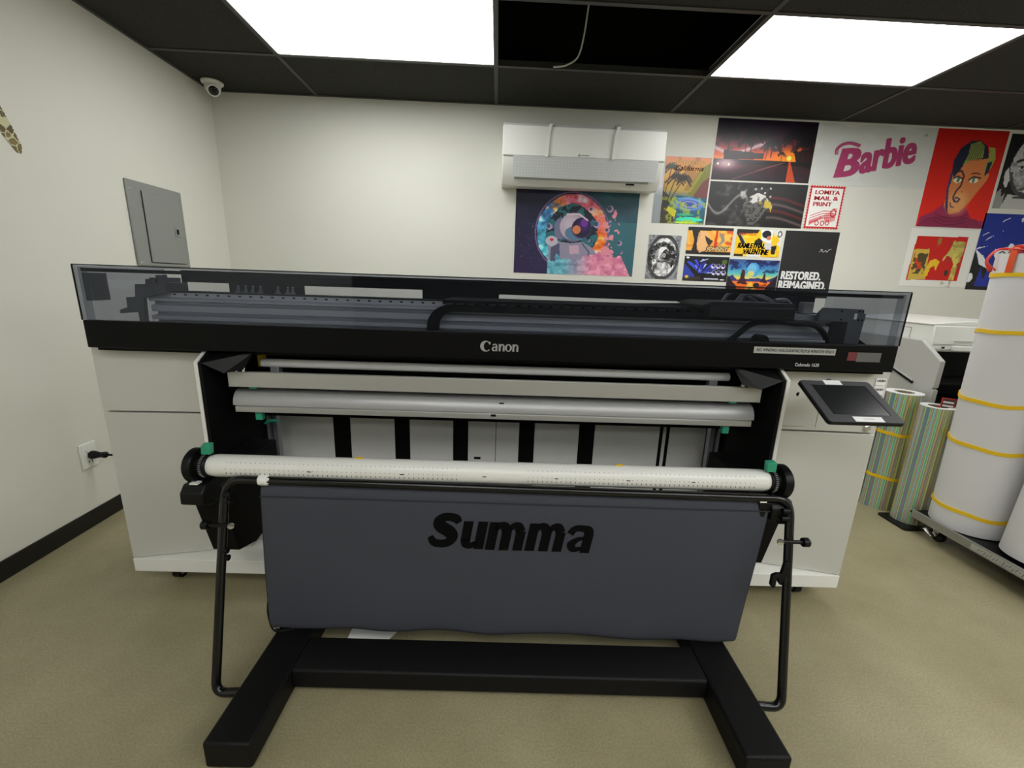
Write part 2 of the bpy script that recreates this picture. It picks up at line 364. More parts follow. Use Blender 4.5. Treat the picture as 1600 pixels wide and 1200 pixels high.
# ------------------------------------------------------------------ printed pictures
def srgb2lin(a): a = np.clip(a, 0, 1); return np.where(a <= .04045, a/12.92, ((a+.055)/1.055)**2.4)
class Art:
    """a small colour field drawn with shapes; u to the right, v downwards, both 0..1"""
    def __init__(s, w, h, bg=(255, 255, 255), seed=1):
        s.w, s.h = w, h; s.asp = h/w
        s.u, s.v = np.meshgrid((np.arange(w)+.5)/w, (np.arange(h)+.5)/h)
        s.c = np.ones((h, w, 3))*np.array(bg)/255.; s.mask = np.ones((h, w), bool); s.rng = np.random.default_rng(seed)
    def put(s, m, col, a=1.0):
        m = (np.clip(m, 0, 1)*a)[..., None]; s.c = s.c*(1-m)+np.array(col)/255.*m; return s
    def grad(s, stops, axis='v'):
        k = s.v if axis == 'v' else s.u
        for ch in range(3): s.c[..., ch] = np.interp(k, [q[0] for q in stops], [q[1][ch]/255. for q in stops])
        return s
    def poly(s, pts, col, a=1.0):
        m = np.zeros_like(s.u, bool); n = len(pts)
        for i in range(n):
            x0, y0 = pts[i]; x1, y1 = pts[(i+1) % n]
            if y0 == y1: continue
            cr = ((y0 > s.v) != (y1 > s.v)) & (s.u < (x1-x0)*(s.v-y0)/(y1-y0)+x0); m ^= cr
        return s.put(m.astype(float), col, a)
    def ell(s, cx, cy, rx, ry, col, a=1.0, soft=.0, rot=0, ring=0):
        x, y = s.u-cx, (s.v-cy)*s.asp; c, n = math.cos(rot), math.sin(rot); x, y = x*c+y*n, -x*n+y*c
        d = np.sqrt((x/rx)**2+(y/(ry*s.asp))**2)
        if ring: m = (np.abs(d-1) < ring).astype(float)
        elif soft: m = np.clip((1-d)/soft+.5, 0, 1)
        else: m = (d < 1).astype(float)
        return s.put(m, col, a)
    def line(s, pts, wd, col, a=1.0):
        D = np.full_like(s.u, 9.)
        for (x0, y0), (x1, y1) in zip(pts[:-1], pts[1:]):
            px, py = s.u-x0, (s.v-y0)*s.asp; dx, dy = x1-x0, (y1-y0)*s.asp
            t = np.clip((px*dx+py*dy)/(dx*dx+dy*dy+1e-9), 0, 1); D = np.minimum(D, np.hypot(px-t*dx, py-t*dy))
        return s.put(np.clip((wd/2-D)*s.w+.5, 0, 1), col, a)
    def noise(s, fu, fv, oct=3, seed=0):
        rng = np.random.default_rng(seed); out = np.zeros_like(s.u); amp = 1; tot = 0
        for o in range(oct):
            gu, gv = int(fu*2**o)+2, int(fv*2**o)+2; g = rng.random((gv+1, gu+1))
            x = s.u*(gu-1); y = s.v*(gv-1); xi = x.astype(int); yi = y.astype(int); fx = x-xi; fy = y-yi
            fx = fx*fx*(3-2*fx); fy = fy*fy*(3-2*fy)
            out += amp*(g[yi, xi]*(1-fx)*(1-fy)+g[yi, xi+1]*fx*(1-fy)+g[yi+1, xi]*(1-fx)*fy+g[yi+1, xi+1]*fx*fy)
            tot += amp; amp *= .55
        return out/tot
    def grey(s): g = s.c@np.array([.3, .55, .15]); s.c = np.repeat(g[..., None], 3, 2); return s
def art_mesh(name, art, place, material, thick=.0016, parent=None):
    """place(u, v, d) gives a point; the picture is a thin sheet of its real size"""
    w, h = art.w, art.h; vs = []; fs = []
    U = np.linspace(0, 1, w+1); Vv = np.linspace(0, 1, h+1)
    for j in range(h+1):
        for i in range(w+1): vs.append(place(U[i], Vv[j], thick))
    cols = []
    for j in range(h):
        for i in range(w):
            if art.mask[j, i]:
                a = j*(w+1)+i; fs.append((a, a+w+1, a+w+2, a+1)); cols.append(art.c[j, i])
    if art.mask.all():          # the sheet's edges and back
        b = len(vs); vs += [place(0, 0, 0), place(1, 0, 0), place(1, 1, 0), place(0, 1, 0)]
        A, B, C_, D_ = 0, w, (h+1)*(w+1)-1, h*(w+1)
        for q in ((A, B, b+1, b), (B, C_, b+2, b+1), (C_, D_, b+3, b+2), (D_, A, b, b+3), (b, b+1, b+2, b+3)): fs.append(q); cols.append(np.array([.9, .9, .9]))
    me = bpy.data.meshes.new(name); me.from_pydata([tuple(v) for v in vs], [], fs); me.update()
    ca = me.color_attributes.new('print_colour', 'FLOAT_COLOR', 'CORNER')
    tot = np.array([len(f) for f in fs]); cl = srgb2lin(np.array(cols)); cl = np.repeat(cl, tot, 0)
    ca.data.foreach_set('color', np.concatenate([cl, np.ones((len(cl), 1))], 1).astype(np.float32).reshape(-1))
    me.materials.append(material)
    o = bpy.data.objects.new(name, me); COL.objects.link(o)
    if parent: o.parent = parent
    return o
def poster(name, label, art, x0, x1, z0, z1, material=POSTER, cat='poster', dy=0, group='prints taped to the back wall'):
    g_ = art.c.mean(2, keepdims=True); c_ = g_+(art.c-g_)*1.12; art.c = np.clip(c_+.16*(c_-.5)*(1-np.abs(c_-.5)), 0, 1)
    pl = lambda u, v, d: (u*(x1-x0), -d, (1-v)*(z1-z0))
    o = art_mesh(name, art, pl, material)
    o.location = (x0, YB-.0006-dy, z0)
    return tag(o, label, cat, group)
def ptext(o, s, fx0, fx1, fz0, fz1, W, H, material, name='lettering', **k):
    return text(name, s, fx0*W, fx1*W, fz0*H, fz1*H, -.0017, material, o, **k)
def palm(A, x, y, h, r, col, lean=0):
    A.line([(x, y), (x+lean*.5, y-h*.55), (x+lean, y-h)], r*.09, col)
    for k in range(11):
        a = math.pi*(-.18+1.36*k/10); L = r*(.8+.35*A.rng.random())
        ex, ey = x+lean+L*math.cos(a), y-h-L*math.sin(a)*.55/A.asp
        mx, my = x+lean+L*.55*math.cos(a), y-h-(L*.62*math.sin(a)*.8)/A.asp
        A.line([(x+lean, y-h), (mx, my), (ex, ey+L*.42/A.asp)], r*.15, col)

# cosmic astronaut-in-a-ring print
def art_astro(w, h, cx=.47, rx=.29):
    A = Art(w, h, seed=3)
    A.grad([(0, (38, 32, 62)), (.45, (44, 58, 84)), (.75, (62, 112, 120)), (1, (58, 104, 112))], 'u')
    n = A.noise(5, 4, 4, 5); A.put((A.v-.45)*1.3*(1-A.u), (66, 44, 88)); A.put(.4*n*(A.v < .35), (26, 26, 46))
    x, y = (A.u-cx)/rx, (A.v-.49)/.45; d = np.hypot(x, y); ang = np.arctan2(y, x)
    n2 = A.noise(16, 12, 4, 8); n3 = A.noise(30, 24, 2, 9)
    A.put(((d < 1.06) & (d > 1.02)).astype(float), (120, 104, 140))
    A.put((d < .95).astype(float), (28, 40, 56))
    A.put(((d < .8) & (n2 > .5)).astype(float)*.7, (66, 140, 142))
    band = ((d < 1.0+.05*(n2-.5)) & (d > .72+.22*(n2-.4))).astype(float)
    def hue(a): 
        st = [(-3.15, (80, 150, 178)), (-2.4, (70, 120, 170)), (-2.1, (236, 150, 90)), (-1.6, (226, 110, 130)), (-.8, (232, 128, 142)), (-.2, (236, 120, 52)), (.5, (232, 118, 40)), (1.1, (228, 120, 150)), (1.9, (150, 190, 200)), (2.5, (90, 178, 190)), (3.15, (80, 150, 178))]
        return np.stack([np.interp(a, [q[0] for q in st], [q[1][k]/255. for q in st]) for k in range(3)], -1)
    n4 = A.noise(10, 8, 3, 19); hc = np.clip(hue(ang+1.4*(n4-.5))*(.62+.75*n3)[..., None]+np.clip((n4-.55)*2.2, 0, .5)[..., None], 0, 1); A.c = A.c*(1-band[..., None])+hc*band[..., None]
    # suit
    S = (150, 146, 164); D = (92, 92, 116)
    A.poly([(.29, .98), (.28, .66), (.34, .60), (.46, .62), (.56, .6), (.64, .66), (.72, .80), (.64, .9), (.58, .8), (.56, .96)], S)
    A.poly([(.30, .95), (.30, .68), (.37, .62), (.38, .8), (.36, .95)], D); A.poly([(.45, .65), (.53, .64), (.54, .74), (.46, .75)], (196, 168, 184))
    A.line([(.4, .82), (.55, .84)], .012, D); A.line([(.56, .62), (.62, .72), (.60, .86)], .012, D); A.ell(.305, .60, .05, .06, (190, 186, 198)); A.ell(.305, .585, .016, .018, (190, 60, 70))
    A.ell(.37, .45, .05, .13, (120, 122, 146)); A.ell(.48, .43, .118, .172, (112, 106, 132)); A.ell(.475, .42, .110, .158, (182, 168, 184)); A.ell(.455, .38, .06, .09, (206, 192, 204), .7, soft=.8); A.ell(.5, .50, .09, .085, (96, 128, 150))
    A.ell(.545, .435, .082, .125, (74, 66, 96)); A.ell(.548, .43, .074, .112, (34, 24, 62)); A.ell(.56, .40, .05, .07, (84, 44, 120), .8, soft=.8); A.ell(.505, .455, .034, .05, (206, 132, 92)); A.ell(.565, .37, .028, .05, (120, 64, 150)); A.line([(.42, .28), (.52, .27), (.59, .34)], .012, (226, 206, 216))
    # clouds spilling out
    cl = (A.v > .80-.12*np.exp(-((A.u-.75)/.1)**2)-.18*(n2-.5)) & (A.u > .28) & (A.u < .62+.36*A.v) & ((A.v-.55) > .9*(A.u-.86)*0+.0)
    pk = np.stack([.72+.30*n3, .40+.34*n3, .52+.30*n3], -1); bl = np.stack([.30+.3*n3, .50+.38*n3, .60+.30*n3], -1)
    t = np.clip((A.u-.4)/.25, 0, 1)[..., None]; cc = np.clip(bl*(1-t)+pk*t, 0, 1); m = (cl & (d > .55)).astype(float)[..., None]
    A.c = A.c*(1-m)+cc*m
    sp = ((n3 > .56) & (A.u > .72) & (A.u < .9) & (A.v > .2) & (A.v < .85) & (d < 1.35) & (d > .93)).astype(float); A.put(sp, (222, 150, 160))
    for (bx, by, br) in ((.77, .20, .027), (.67, .385, .028), (.87, .6, .02), (.28, .43, .024), (.76, .45, .02), (.89, .71, .013), (.77, .34, .011), (.78, .39, .009), (.61, .58, .012), (.615, .21, .016)):
        A.ell(bx, by, br, br/A.asp, (176, 150, 182)); A.ell(bx-br*.3, by-br*.25, br*.65, br*.65/A.asp, (66, 82, 106))
    for k in range(70): A.ell(A.rng.random()*.3, .35+A.rng.random()*.6, .0025, .0025/A.asp, (150, 130, 170), .7)
    return A
poster('astronaut_poster', 'large teal poster of an astronaut inside a cloudy ring below the air conditioner', art_astro(236, 156), .119, 1.022, 1.314, 1.905, POSTER)
A = Art(70, 88); B = art_astro(104, 88, .47, .42); A.c = B.c[:, 16:86]; A.grey(); A.c = np.clip((A.c-.33)*1.9+.33, 0, 1)
A.put(((np.hypot((A.u-.5)/.47, (A.v-.5)/.5) > 1)).astype(float), (150, 152, 158)); nn = A.noise(14, 16, 3, 4); A.put((nn > .6).astype(float)*.3, (30, 30, 32)); A.put((nn < .38).astype(float)*.3, (215, 215, 218)); A.ell(.5, .5, .45, .48, (44, 44, 46), .8, ring=.09)
poster('grey_poster', 'small black and white astronaut print right of the teal astronaut poster', A, 1.122, 1.368, 1.303, 1.621)
# silver strip behind the air conditioner
A = Art(8, 60); A.grad([(0, (190, 190, 192)), (.4, (200, 196, 200)), (.55, (150, 156, 160)), (1, (142, 150, 154))])
poster('foil_strip', 'narrow grey foil strip between the air conditioner and the wave print', A, 1.128, 1.186, 1.706, 2.12)
# beach holographic print
A = Art(84, 112, seed=5); A.grad([(0, (206, 132, 90)), (.25, (204, 158, 92)), (.5, (176, 150, 84)), (.56, (120, 128, 110)), (1, (40, 84, 86))])
n = A.noise(6, 6, 3, 2); A.put((n > .53).astype(float)*(A.v < .5)*.5, (132, 96, 58))
A.poly([(.55, .56), (.66, .36), (.8, .16), (1, .06), (1, .6)], (122, 120, 52)); A.poly([(.68, .58), (.86, .36), (1, .28), (1, .62)], (112, 66, 66)); A.line([(.6, .5), (.82, .2)], .05, (160, 158, 70), .7)
A.poly([(.3, .57), (1, .6), (1, 1), (.3, 1)], (38, 92, 112))
for k, c in enumerate([(70, 130, 180), (120, 130, 190), (54, 110, 170), (150, 140, 190), (40, 90, 150)]): A.ell(.62, .7, .36-.06*k, .10-.017*k, c)
A.line([(.36, .62), (.6, .6), (.9, .66)], .03, (110, 160, 200)); A.poly([(.1, .72), (.35, .8), (.3, 1), (.02, 1), (0, .76)], (196, 186, 40)); A.ell(.66, .93, .3, .035, (60, 214, 180)); A.ell(.6, .98, .26, .02, (190, 220, 70)); A.ell(.55, .86, .2, .02, (40, 160, 130))
A.poly([(0, .5), (.22, .62), (.12, .8), (.3, .9), (.34, 1), (0, 1)], (36, 34, 34), .85); n = A.noise(12, 18, 2, 7); A.put((n > .58).astype(float)*(A.v > .6)*.6, (180, 190, 60)); 
palm(A, .12, .66, .36, .2, (56, 50, 44), .14); palm(A, .04, .62, .46, .18, (70, 62, 52), .1); palm(A, .2, .62, .3, .18, (48, 44, 40), .24)
o = poster('beach_print', 'tall shiny beach print with palms and a blue wave, right of the air conditioner', A, 1.188, 1.520, 1.706, 2.157, POSTERG)
ptext(o, 'California', .22, .84, .80, .875, .332, .451, INK, shear=.3, bold=.01)
ptext(o, 'PARADISE', .2, .88, .875, .955, .332, .451, mat('gold_ink', (206, 160, 90)), bold=.02)
# palm sunset
A = Art(152, 84, seed=6); A.grad([(0, (22, 12, 34)), (.25, (52, 20, 46)), (.42, (120, 42, 52)), (.56, (206, 86, 44)), (.64, (232, 120, 40)), (.66, (70, 28, 36)), (1, (26, 10, 24))])
A.put(np.exp(-(((A.u-.76)/.2)**2+((A.v-.6)/.16)**2))*(A.v < .66), (250, 150, 40)); A.ell(.76, .6, .022, .04, (255, 236, 120))
n = A.noise(9, 8, 3, 3); A.put((n > .55).astype(float)*(A.v < .5)*.5, (26, 12, 34)); A.put((n > .56).astype(float)*(A.v > .7)*.5, (70, 20, 40))
A.poly([(0, .66), (1, .66), (1, .72), (0, .74)], (18, 10, 16)); A.poly([(.78, .66), (.86, 1), (.76, 1), (.765, .66)], (220, 96, 40), .8); A.line([(.7, .68), (.22, .98)], .006, (190, 120, 130), .7); A.line([(.72, .68), (.45, .82)], .005, (190, 120, 100), .6)
A.put(np.exp(-(((A.u-.13)/.13)**2+((A.v-.72)/.11)**2))*.9, (222, 190, 200)); A.put(np.exp(-(((A.v-.47-.08*np.sin(A.u*9))/.035)**2))*(A.u < .62)*.85, (226, 206, 214)); A.poly([(.09, .5), (.5, .54), (.5, .63), (.1, .66)], (34, 22, 36), .9)
A.ell(.05, .73, .012, .02, (255, 240, 220)); A.ell(.16, .74, .012, .02, (255, 240, 220))
for (x, y, h, r, l) in ((.13, .55, .35, .10, .01), (.36, .55, .32, .1, .02), (.31, .56, .2, .08, -.01), (.57, .6, .22, .09, .01), (.52, .62, .22, .07, .02), (.84, .66, .42, .13, -.04), (.93, .66, .5, .12, -.02), (.98, .66, .35, .1, .0), (.86, .66, .3, .1, .03), (.68, .65, .12, .04, .0)): palm(A, x, y, h, r, (16, 8, 16), l)
A.poly([(.8, .5), (1, .4), (1, .78), (.84, .68)], (20, 8, 16), .85)
poster('sunset_poster', 'wide purple and orange palm sunset poster directly under the ceiling', A, 1.530, 2.256, 2.017, 2.417, POSTERG)
# bird of prey
A = Art(152, 66, seed=7); A.grad([(0, (30, 30, 32)), (1, (24, 22, 23))]); n = A.noise(10, 6, 4, 11); m = A.noise(26, 8, 3, 12)
A.put(np.clip((n-.5)*2, 0, .6)*(A.u < .6), (130, 128, 128)); A.put(np.clip((m-.5)*3, 0, 1)*np.exp(-((A.u-.36)/.1)**2-((A.v-.35)/.3)**2), (235, 232, 230)); A.put(np.exp(-(((A.v-.5-.22*np.sin(A.u*14))/.04)**2))*(A.u < .5)*.6, (200, 198, 198))
for k in range(4): A.put(np.exp(-(((A.v-.42-.15*k-.1*np.sin(A.u*7))/.035)**2))*(A.u > .62)*(.55), (150, 50, 52) if k % 2 == 0 else (160, 140, 138))
A.poly([(.4, .75), (.36, .5), (.42, .3), (.5, .22), (.58, .28), (.63, .4), (.66, .5), (.6, .62), (.56, .8), (.5, .95), (.44, .95)], (96, 94, 92)); A.poly([(.42, .32), (.5, .22), (.58, .28), (.62, .4), (.5, .42), (.44, .5)], (206, 204, 200)); A.put(((A.noise(40, 18, 2, 13) > .54) & (A.u > .38) & (A.u < .62) & (A.v > .3) & (A.v < .9)).astype(float)*.7, (30, 30, 32))
A.poly([(.58, .38), (.64, .42), (.665, .52), (.655, .66), (.64, .56), (.575, .55)], (190, 170, 80)); A.ell(.535, .43, .013, .028, (210, 180, 50)); A.ell(.535, .43, .006, .014, (10, 10, 10))
for (x, y) in ((.47, .14), (.53, .12), (.57, .22), (.62, .12), (.63, .3), (.5, .3)): A.ell(x, y, .011, .024, (180, 178, 176))
poster('eagle_poster', 'wide dark eagle print with faded red stripes under the sunset poster', A, 1.531, 2.261, 1.704, 2.006, POSTERG)
# shop stamp sign
A = Art(80, 90); R = (186, 28, 38); A.put(np.ones_like(A.u), R)
ph = lambda q, n: np.abs(((q*n) % 1)-.5)
e = .022
edge = np.minimum(np.minimum(A.u, 1-A.u), np.minimum(A.v, 1-A.v)*A.asp)
cut = ((A.u < e*1.2*(ph(A.v, 15) > .24)) | (A.u > 1-e*1.2*(ph(A.v, 15) > .24)) | (A.v < e*(ph(A.u, 13) > .24)) | (A.v > 1-e*(ph(A.u, 13) > .24)))
A.mask = ~cut; A.put((edge > .062).astype(float), (238, 236, 232))
for k in range(4): A.line([(.14, .86-.055*k), (.5, .74-.055*k), (.86, .72-.045*k)], .012, R)
A.poly([(.14, .92), (.14, .82), (.5, .7), (.5, .74)], R, .5); A.poly([(.5, .68), (.72, .58), (.86, .66), (.86, .8), (.6, .86)], R, .35); A.ell(.78, .62, .07, .08, R, ring=.2); A.ell(.36, .86, .05, .05, R, ring=.25); A.ell(.52, .86, .05, .05, R, ring=.25); A.ell(.66, .85, .05, .05, R, ring=.25); A.line([(.76, .52), (.86, .52), (.86, .66)], .012, R)
for q in range(6): A.line([(.44+.06*q, .7+.01*q), (.45+.06*q, .8)], .007, R)
o = poster('stamp_sign', 'white and red stamp-shaped sign with scalloped edge right of the eagle print', A, 2.277, 2.545, 1.706, 2.007, POSTER, 'sign')
RM = mat('red_ink', (186, 28, 38), rough=.4)
ptext(o, 'LOMITA', .17, .86, .80, .895, .268, .301, RM,  bold=.008, fat=.0017); ptext(o, 'MAIL &', .17, .84, .665, .76, .268, .301, RM,  bold=.008, fat=.0017); ptext(o, 'PRINT', .17, .69, .53, .625, .268, .301, RM,  bold=.008, fat=.0017)
# small orange print (lettered)
A = Art(84, 46, seed=8); A.grad([(0, (232, 176, 86)), (.5, (240, 170, 70)), (1, (214, 120, 50))]); n = A.noise(9, 6, 3, 6); A.put((n > .55).astype(float)*.6, (250, 208, 120)); A.put((n < .42).astype(float)*(A.u > .65)*.8, (206, 84, 40))
A.poly([(0, 0), (1, 0), (1, .1), (0, .14)], (28, 26, 28)); A.poly([(0, .86), (.7, .9), (1, .9), (1, 1), (0, 1)], (24, 22, 24)); A.poly([(.08, .08), (.24, .05), (.3, .3), (.22, .6), (.26, .95), (.12, .95), (.16, .5)], (40, 34, 38)); A.poly([(.24, .2), (.4, .12), (.5, .3), (.44, .5), (.5, .8), (.3, .95), (.22, .6)], (232, 186, 140), .9); A.poly([(.38, .3), (.58, .5), (.5, .72), (.42, .5)], (60, 50, 48))
A.poly([(.62, .1), (.66, .1), (.68, .85), (.6, .85)], (200, 70, 30)); A.poly([(.68, .16), (.8, .28), (.84, .48), (.7, .7), (.76, .45)], (150, 144, 138))
o = poster('orange_print', 'small orange and black print in the upper left of the four small prints', A, 1.411, 1.755, 1.495, 1.688)
ptext(o, 'JOHNNY', .43, .95, .08, .31, .344, .193, INK, shear=.2, bold=.03, fat=.004)
J_ = ptext(o, 'JOHNNY', .44, .94, .095, .295, .344, .193, mat('pale_gold_ink', (226, 206, 150)), shear=.2, bold=.03); J_.location.y = -.0007
# small blue print
A = Art(84, 46, seed=9); A.grad([(0, (16, 16, 24)), (1, (12, 12, 18))])
for k in range(26):
    a = -.2-2.4*A.rng.random(); L = .2+.3*A.rng.random(); x, y = .36+.1*A.rng.random(), .68
    A.poly([(x, y), (x+L*math.cos(a), y+L*1.5*math.sin(a)*.8), (x+L*math.cos(a+.12), y+L*1.5*math.sin(a+.12)*.8)], random.choice([(70, 90, 214), (130, 150, 240), (40, 50, 150), (190, 200, 250)]))
A.poly([(.02, .3), (.25, .75), (.3, .9), (.0, .85)], (66, 90, 200), .8); A.line([(.28, .75), (.36, .3), (.5, .12)], .03, (30, 30, 44)); A.line([(.36, .2), (.52, .1)], .02, (200, 204, 240)); A.poly([(.0, .86), (.4, .8), (.4, .95), (0, 1)], (60, 54, 44)); A.ell(.09, .83, .04, .06, (220, 180, 80)); A.ell(.07, .06, .04, .04, (230, 230, 235)); A.ell(.9, .2, .06, .1, (130, 170, 60), .6)
for i in range(3):
    for j in range(2): A.ell(.66+.11*i+.03*j, .38+.26*j, .05, .1, (196, 190, 224)); A.ell(.66+.11*i+.03*j, .36+.26*j, .034, .07, (44, 40, 90)); A.ell(.65+.11*i+.03*j, .42+.26*j, .018, .03, (240, 240, 250))
A.line([(.5, .9), (.8, .9)], .03, (220, 224, 240)); A.line([(.86, .92), (.93, .92)], .03, (230, 226, 230))
poster('blue_print', 'small black print with blue shards in the lower left of the four small prints', A, 1.411, 1.755, 1.298, 1.480)
# small yellow print
A = Art(84, 46, seed=10); A.grad([(0, (240, 200, 30)), (1, (236, 186, 24))]); n = A.noise(7, 5, 2, 20); A.put((n > .56).astype(float), (250, 216, 60)); A.poly([(0, 0), (.5, 0), (.46, .12), (0, .2)], (40, 34, 30)); A.poly([(.02, .2), (.1, .14), (.22, .5), (.14, .56)], (34, 34, 38)); A.line([(.1, .2), (.25, .56)], .014, (240, 240, 240)); A.poly([(.52, .0), (.8, .0), (.78, .5), (.56, .4)], (240, 240, 240)); A.ell(.66, .16, .1, .14, (26, 26, 30)); A.ell(.72, .3, .05, .08, (200, 130, 96)); A.poly([(.42, .42), (.5, .3), (.6, .42), (.58, .56), (.42, .56)], (30, 28, 30)); A.poly([(.8, 0), (1, 0), (1, .6), (.9, .5)], (226, 226, 226)); A.poly([(.8, .3), (.92, .16), (.96, .4), (.86, .6)], (236, 196, 40)); A.poly([(.62, .5), (.8, .46), (.84, .72), (.7, .75)], (214, 214, 218)); A.poly([(.8, .6), (.92, .56), (.9, .9), (.82, .9)], (30, 30, 34)); A.ell(.95, .14, .04, .1, (60, 60, 60), ring=.2); A.poly([(.28, .92), (.6, .9), (.6, 1), (.28, 1)], (235, 235, 235)); A.poly([(0, .92), (.2, .9), (.2, 1), (0, 1)], (60, 40, 24))
o = poster('yellow_print', 'small bright yellow lettered print in the upper right of the four small prints', A, 1.782, 2.129, 1.491, 1.685)
ptext(o, 'RAMLETHAL', .06, .66, .30, .50, .347, .194, INK, shear=.2, bold=.03, fat=.0015); ptext(o, 'VALENTINE', .2, .76, .08, .28, .347, .194, INK, shear=.2, bold=.03, fat=.0015); ptext(o, 'GUILTY-GEAR', .05, .44, .78, .87, .347, .194, mat('red_print_ink', (214, 60, 40)), bold=.02)
# desert print
A = Art(92, 50, seed=11); A.grad([(0, (30, 34, 96)), (.25, (44, 96, 160)), (.45, (96, 190, 190)), (.6, (236, 214, 110)), (.68, (236, 140, 60)), (1, (214, 90, 30))]); n = A.noise(8, 7, 3, 30); A.put((n > .54).astype(float)*(A.v < .42)*.6, (24, 28, 70)); A.put((n < .45).astype(float)*(A.v < .5)*.4, (130, 190, 214))
A.ell(.49, .33, .125, .24, (90, 160, 214)); A.ell(.47, .3, .09, .16, (150, 206, 226), .6); A.ell(.46, .46, .07, .1, (236, 220, 110), .8)
A.poly([(0, .58), (.1, .5), (.2, .66), (.5, .6), (.62, .58), (.8, .64), (1, .5), (1, .7), (0, .7)], (60, 60, 120)); A.poly([(.2, .78), (.26, .6), (.27, .36), (.29, .32), (.34, .34), (.35, .6), (.42, .8)], (70, 22, 44)); A.poly([(.66, .72), (.71, .6), (.715, .44), (.75, .42), (.765, .6), (.82, .74)], (70, 24, 50))
A.poly([(0, .5), (.1, .7), (.2, .85), (.22, 1), (0, 1)], (40, 16, 34)); A.poly([(1, .44), (.92, .62), (.8, .86), (.78, 1), (1, 1)], (36, 16, 36)); A.poly([(.36, 1), (.46, .72), (.5, .72), (.62, 1)], (250, 206, 90), .8); A.ell(.6, .82, .065, .08, (26, 20, 26)); A.line([(.47, .9), (.46, .99)], .014, (26, 14, 20)); A.line([(.5, .9), (.5, .99)], .014, (26, 14, 20)); A.poly([(.62, .86), (.8, .76), (.8, .84), (.66, .92)], (120, 44, 36), .7)
poster('desert_print', 'small desert print with blue moon and dark mesas in the lower right of the four', A, 1.757, 2.149, 1.240, 1.469)
# black slogan poster
A = Art(20, 24, (38, 38, 40))
o = poster('slogan_poster', 'black poster with white block lettering beside the small desert print', A, 2.153, 2.570, 1.20, 1.688)
WI = mat('white_ink', (240, 240, 240), rough=.5)
W_, H_ = .417, .488
ptext(o, 'RESTORED.', .055, .80, .272, .400, W_, H_, WI, bold=.03, space=1.06, fat=.0019); ptext(o, 'REIMAGINED.', .035, .93, .122, .255, W_, H_, WI, bold=.03, space=1.06, fat=.0019)
M().tube(bez([(.68*W_, -.0022, .70*H_), (.74*W_, -.0022, .735*H_), (.70*W_, -.0022, .74*H_), (.73*W_, -.0022, .72*H_), (.76*W_, -.0022, .70*H_), (.80*W_, -.0022, .73*H_), (.82*W_, -.0022, .70*H_), (.86*W_, -.0022, .74*H_), (.9*W_, -.0022, .75*H_)], 5), .0012, 6).build('signature', WI, o)
# glossy pale sheet with a pink name
A = Art(90, 42, seed=12); n = A.noise(6, 5, 3, 40); A.grad([(0, (198, 200, 196)), (1, (208, 210, 206))]); A.put(np.clip((n-.5)*2, 0, .5), (222, 224, 222))
o = poster('pink_logo_poster', 'glossy pale grey sheet with a large pink tilted name', A, 2.262, 3.134, 2.012, 2.417, POSTERG)
PK = mat('magenta_ink', (172, 62, 108), rough=.35)
def barbie(o):
    text('lettering', 'B', .165, .345, .060, .250, -.0017, PK, o, shear=.22, bold=.03, tilt=.12, fat=.007)
    text('lettering', 'arbie', .335, .745, .125, .325, -.0019, PK, o, shear=.25, bold=.02, tilt=.23, space=1.0, fat=.0065)
    M().tube(bez([(.160, -.002, .205), (.160, -.002, .240), (.195, -.002, .270), (.25, -.002, .282), (.32, -.002, .268)], 6), .011, 8).build('swash', PK, o)
    text('trademark_sign', 'TM', .775, .805, .345, .362, -.0017, mat('grey_ink', (110, 110, 110)), o)
barbie(o)
# red portrait
A = Art(112, 140, seed=13); A.grad([(0, (168, 22, 16)), (.3, (186, 40, 30)), (1, (224, 52, 30))])
SK = (206, 132, 88)
A.poly([(.02, 1), (.03, .9), (.2, .84), (.33, .75), (.66, .78), (.78, .9), (.98, .92), (1, 1)], (150, 52, 92))
for k in range(34):
    x = .02+.96*k/33; A.line([(x, 1), (.5+(x-.5)*.75, .86+.1*abs(x-.5))], .008, (96, 30, 60), .8)
for k in range(3): A.line([(.24, .86+.035*k), (.4, .90+.035*k), (.58, .895+.035*k), (.72, .85+.04*k)], .01, (96, 30, 56))
A.poly([(.36, .30), (.33, .55), (.34, .78), (.45, .86), (.58, .83), (.70, .72), (.78, .6), (.86, .5), (.88, .43), (.82, .42), (.84, .25), (.6, .14), (.42, .2)], SK)
A.put(((A.v > .55) & (A.u > .4) & (A.u < .72)).astype(float)*0, SK); A.ell(.52, .74, .14, .12, (226, 172, 122), .8, soft=.8)
A.poly([(.33, .42), (.32, .30), (.38, .18), (.5, .11), (.62, .10), (.74, .15), (.8, .26), (.78, .28), (.6, .29), (.5, .32), (.44, .40), (.38, .48)], (34, 40, 62))
A.poly([(.5, .14), (.62, .11), (.7, .15), (.72, .27), (.56, .30), (.46, .36), (.5, .24)], (140, 150, 84)); A.poly([(.76, .16), (.86, .17), (.9, .28), (.86, .4), (.8, .46), (.78, .34), (.82, .26)], (150, 160, 92)); A.poly([(.8, .32), (.87, .3), (.85, .42), (.8, .46)], (40, 46, 70))
for k in range(9): A.line([(.5+.025*k, .13), (.42+.03*k, .3)], .008, (34, 40, 62), .8)
A.poly([(.32, .44), (.36, .42), (.35, .6), (.38, .72), (.42, .86), (.36, .78), (.32, .6)], (52, 62, 104))
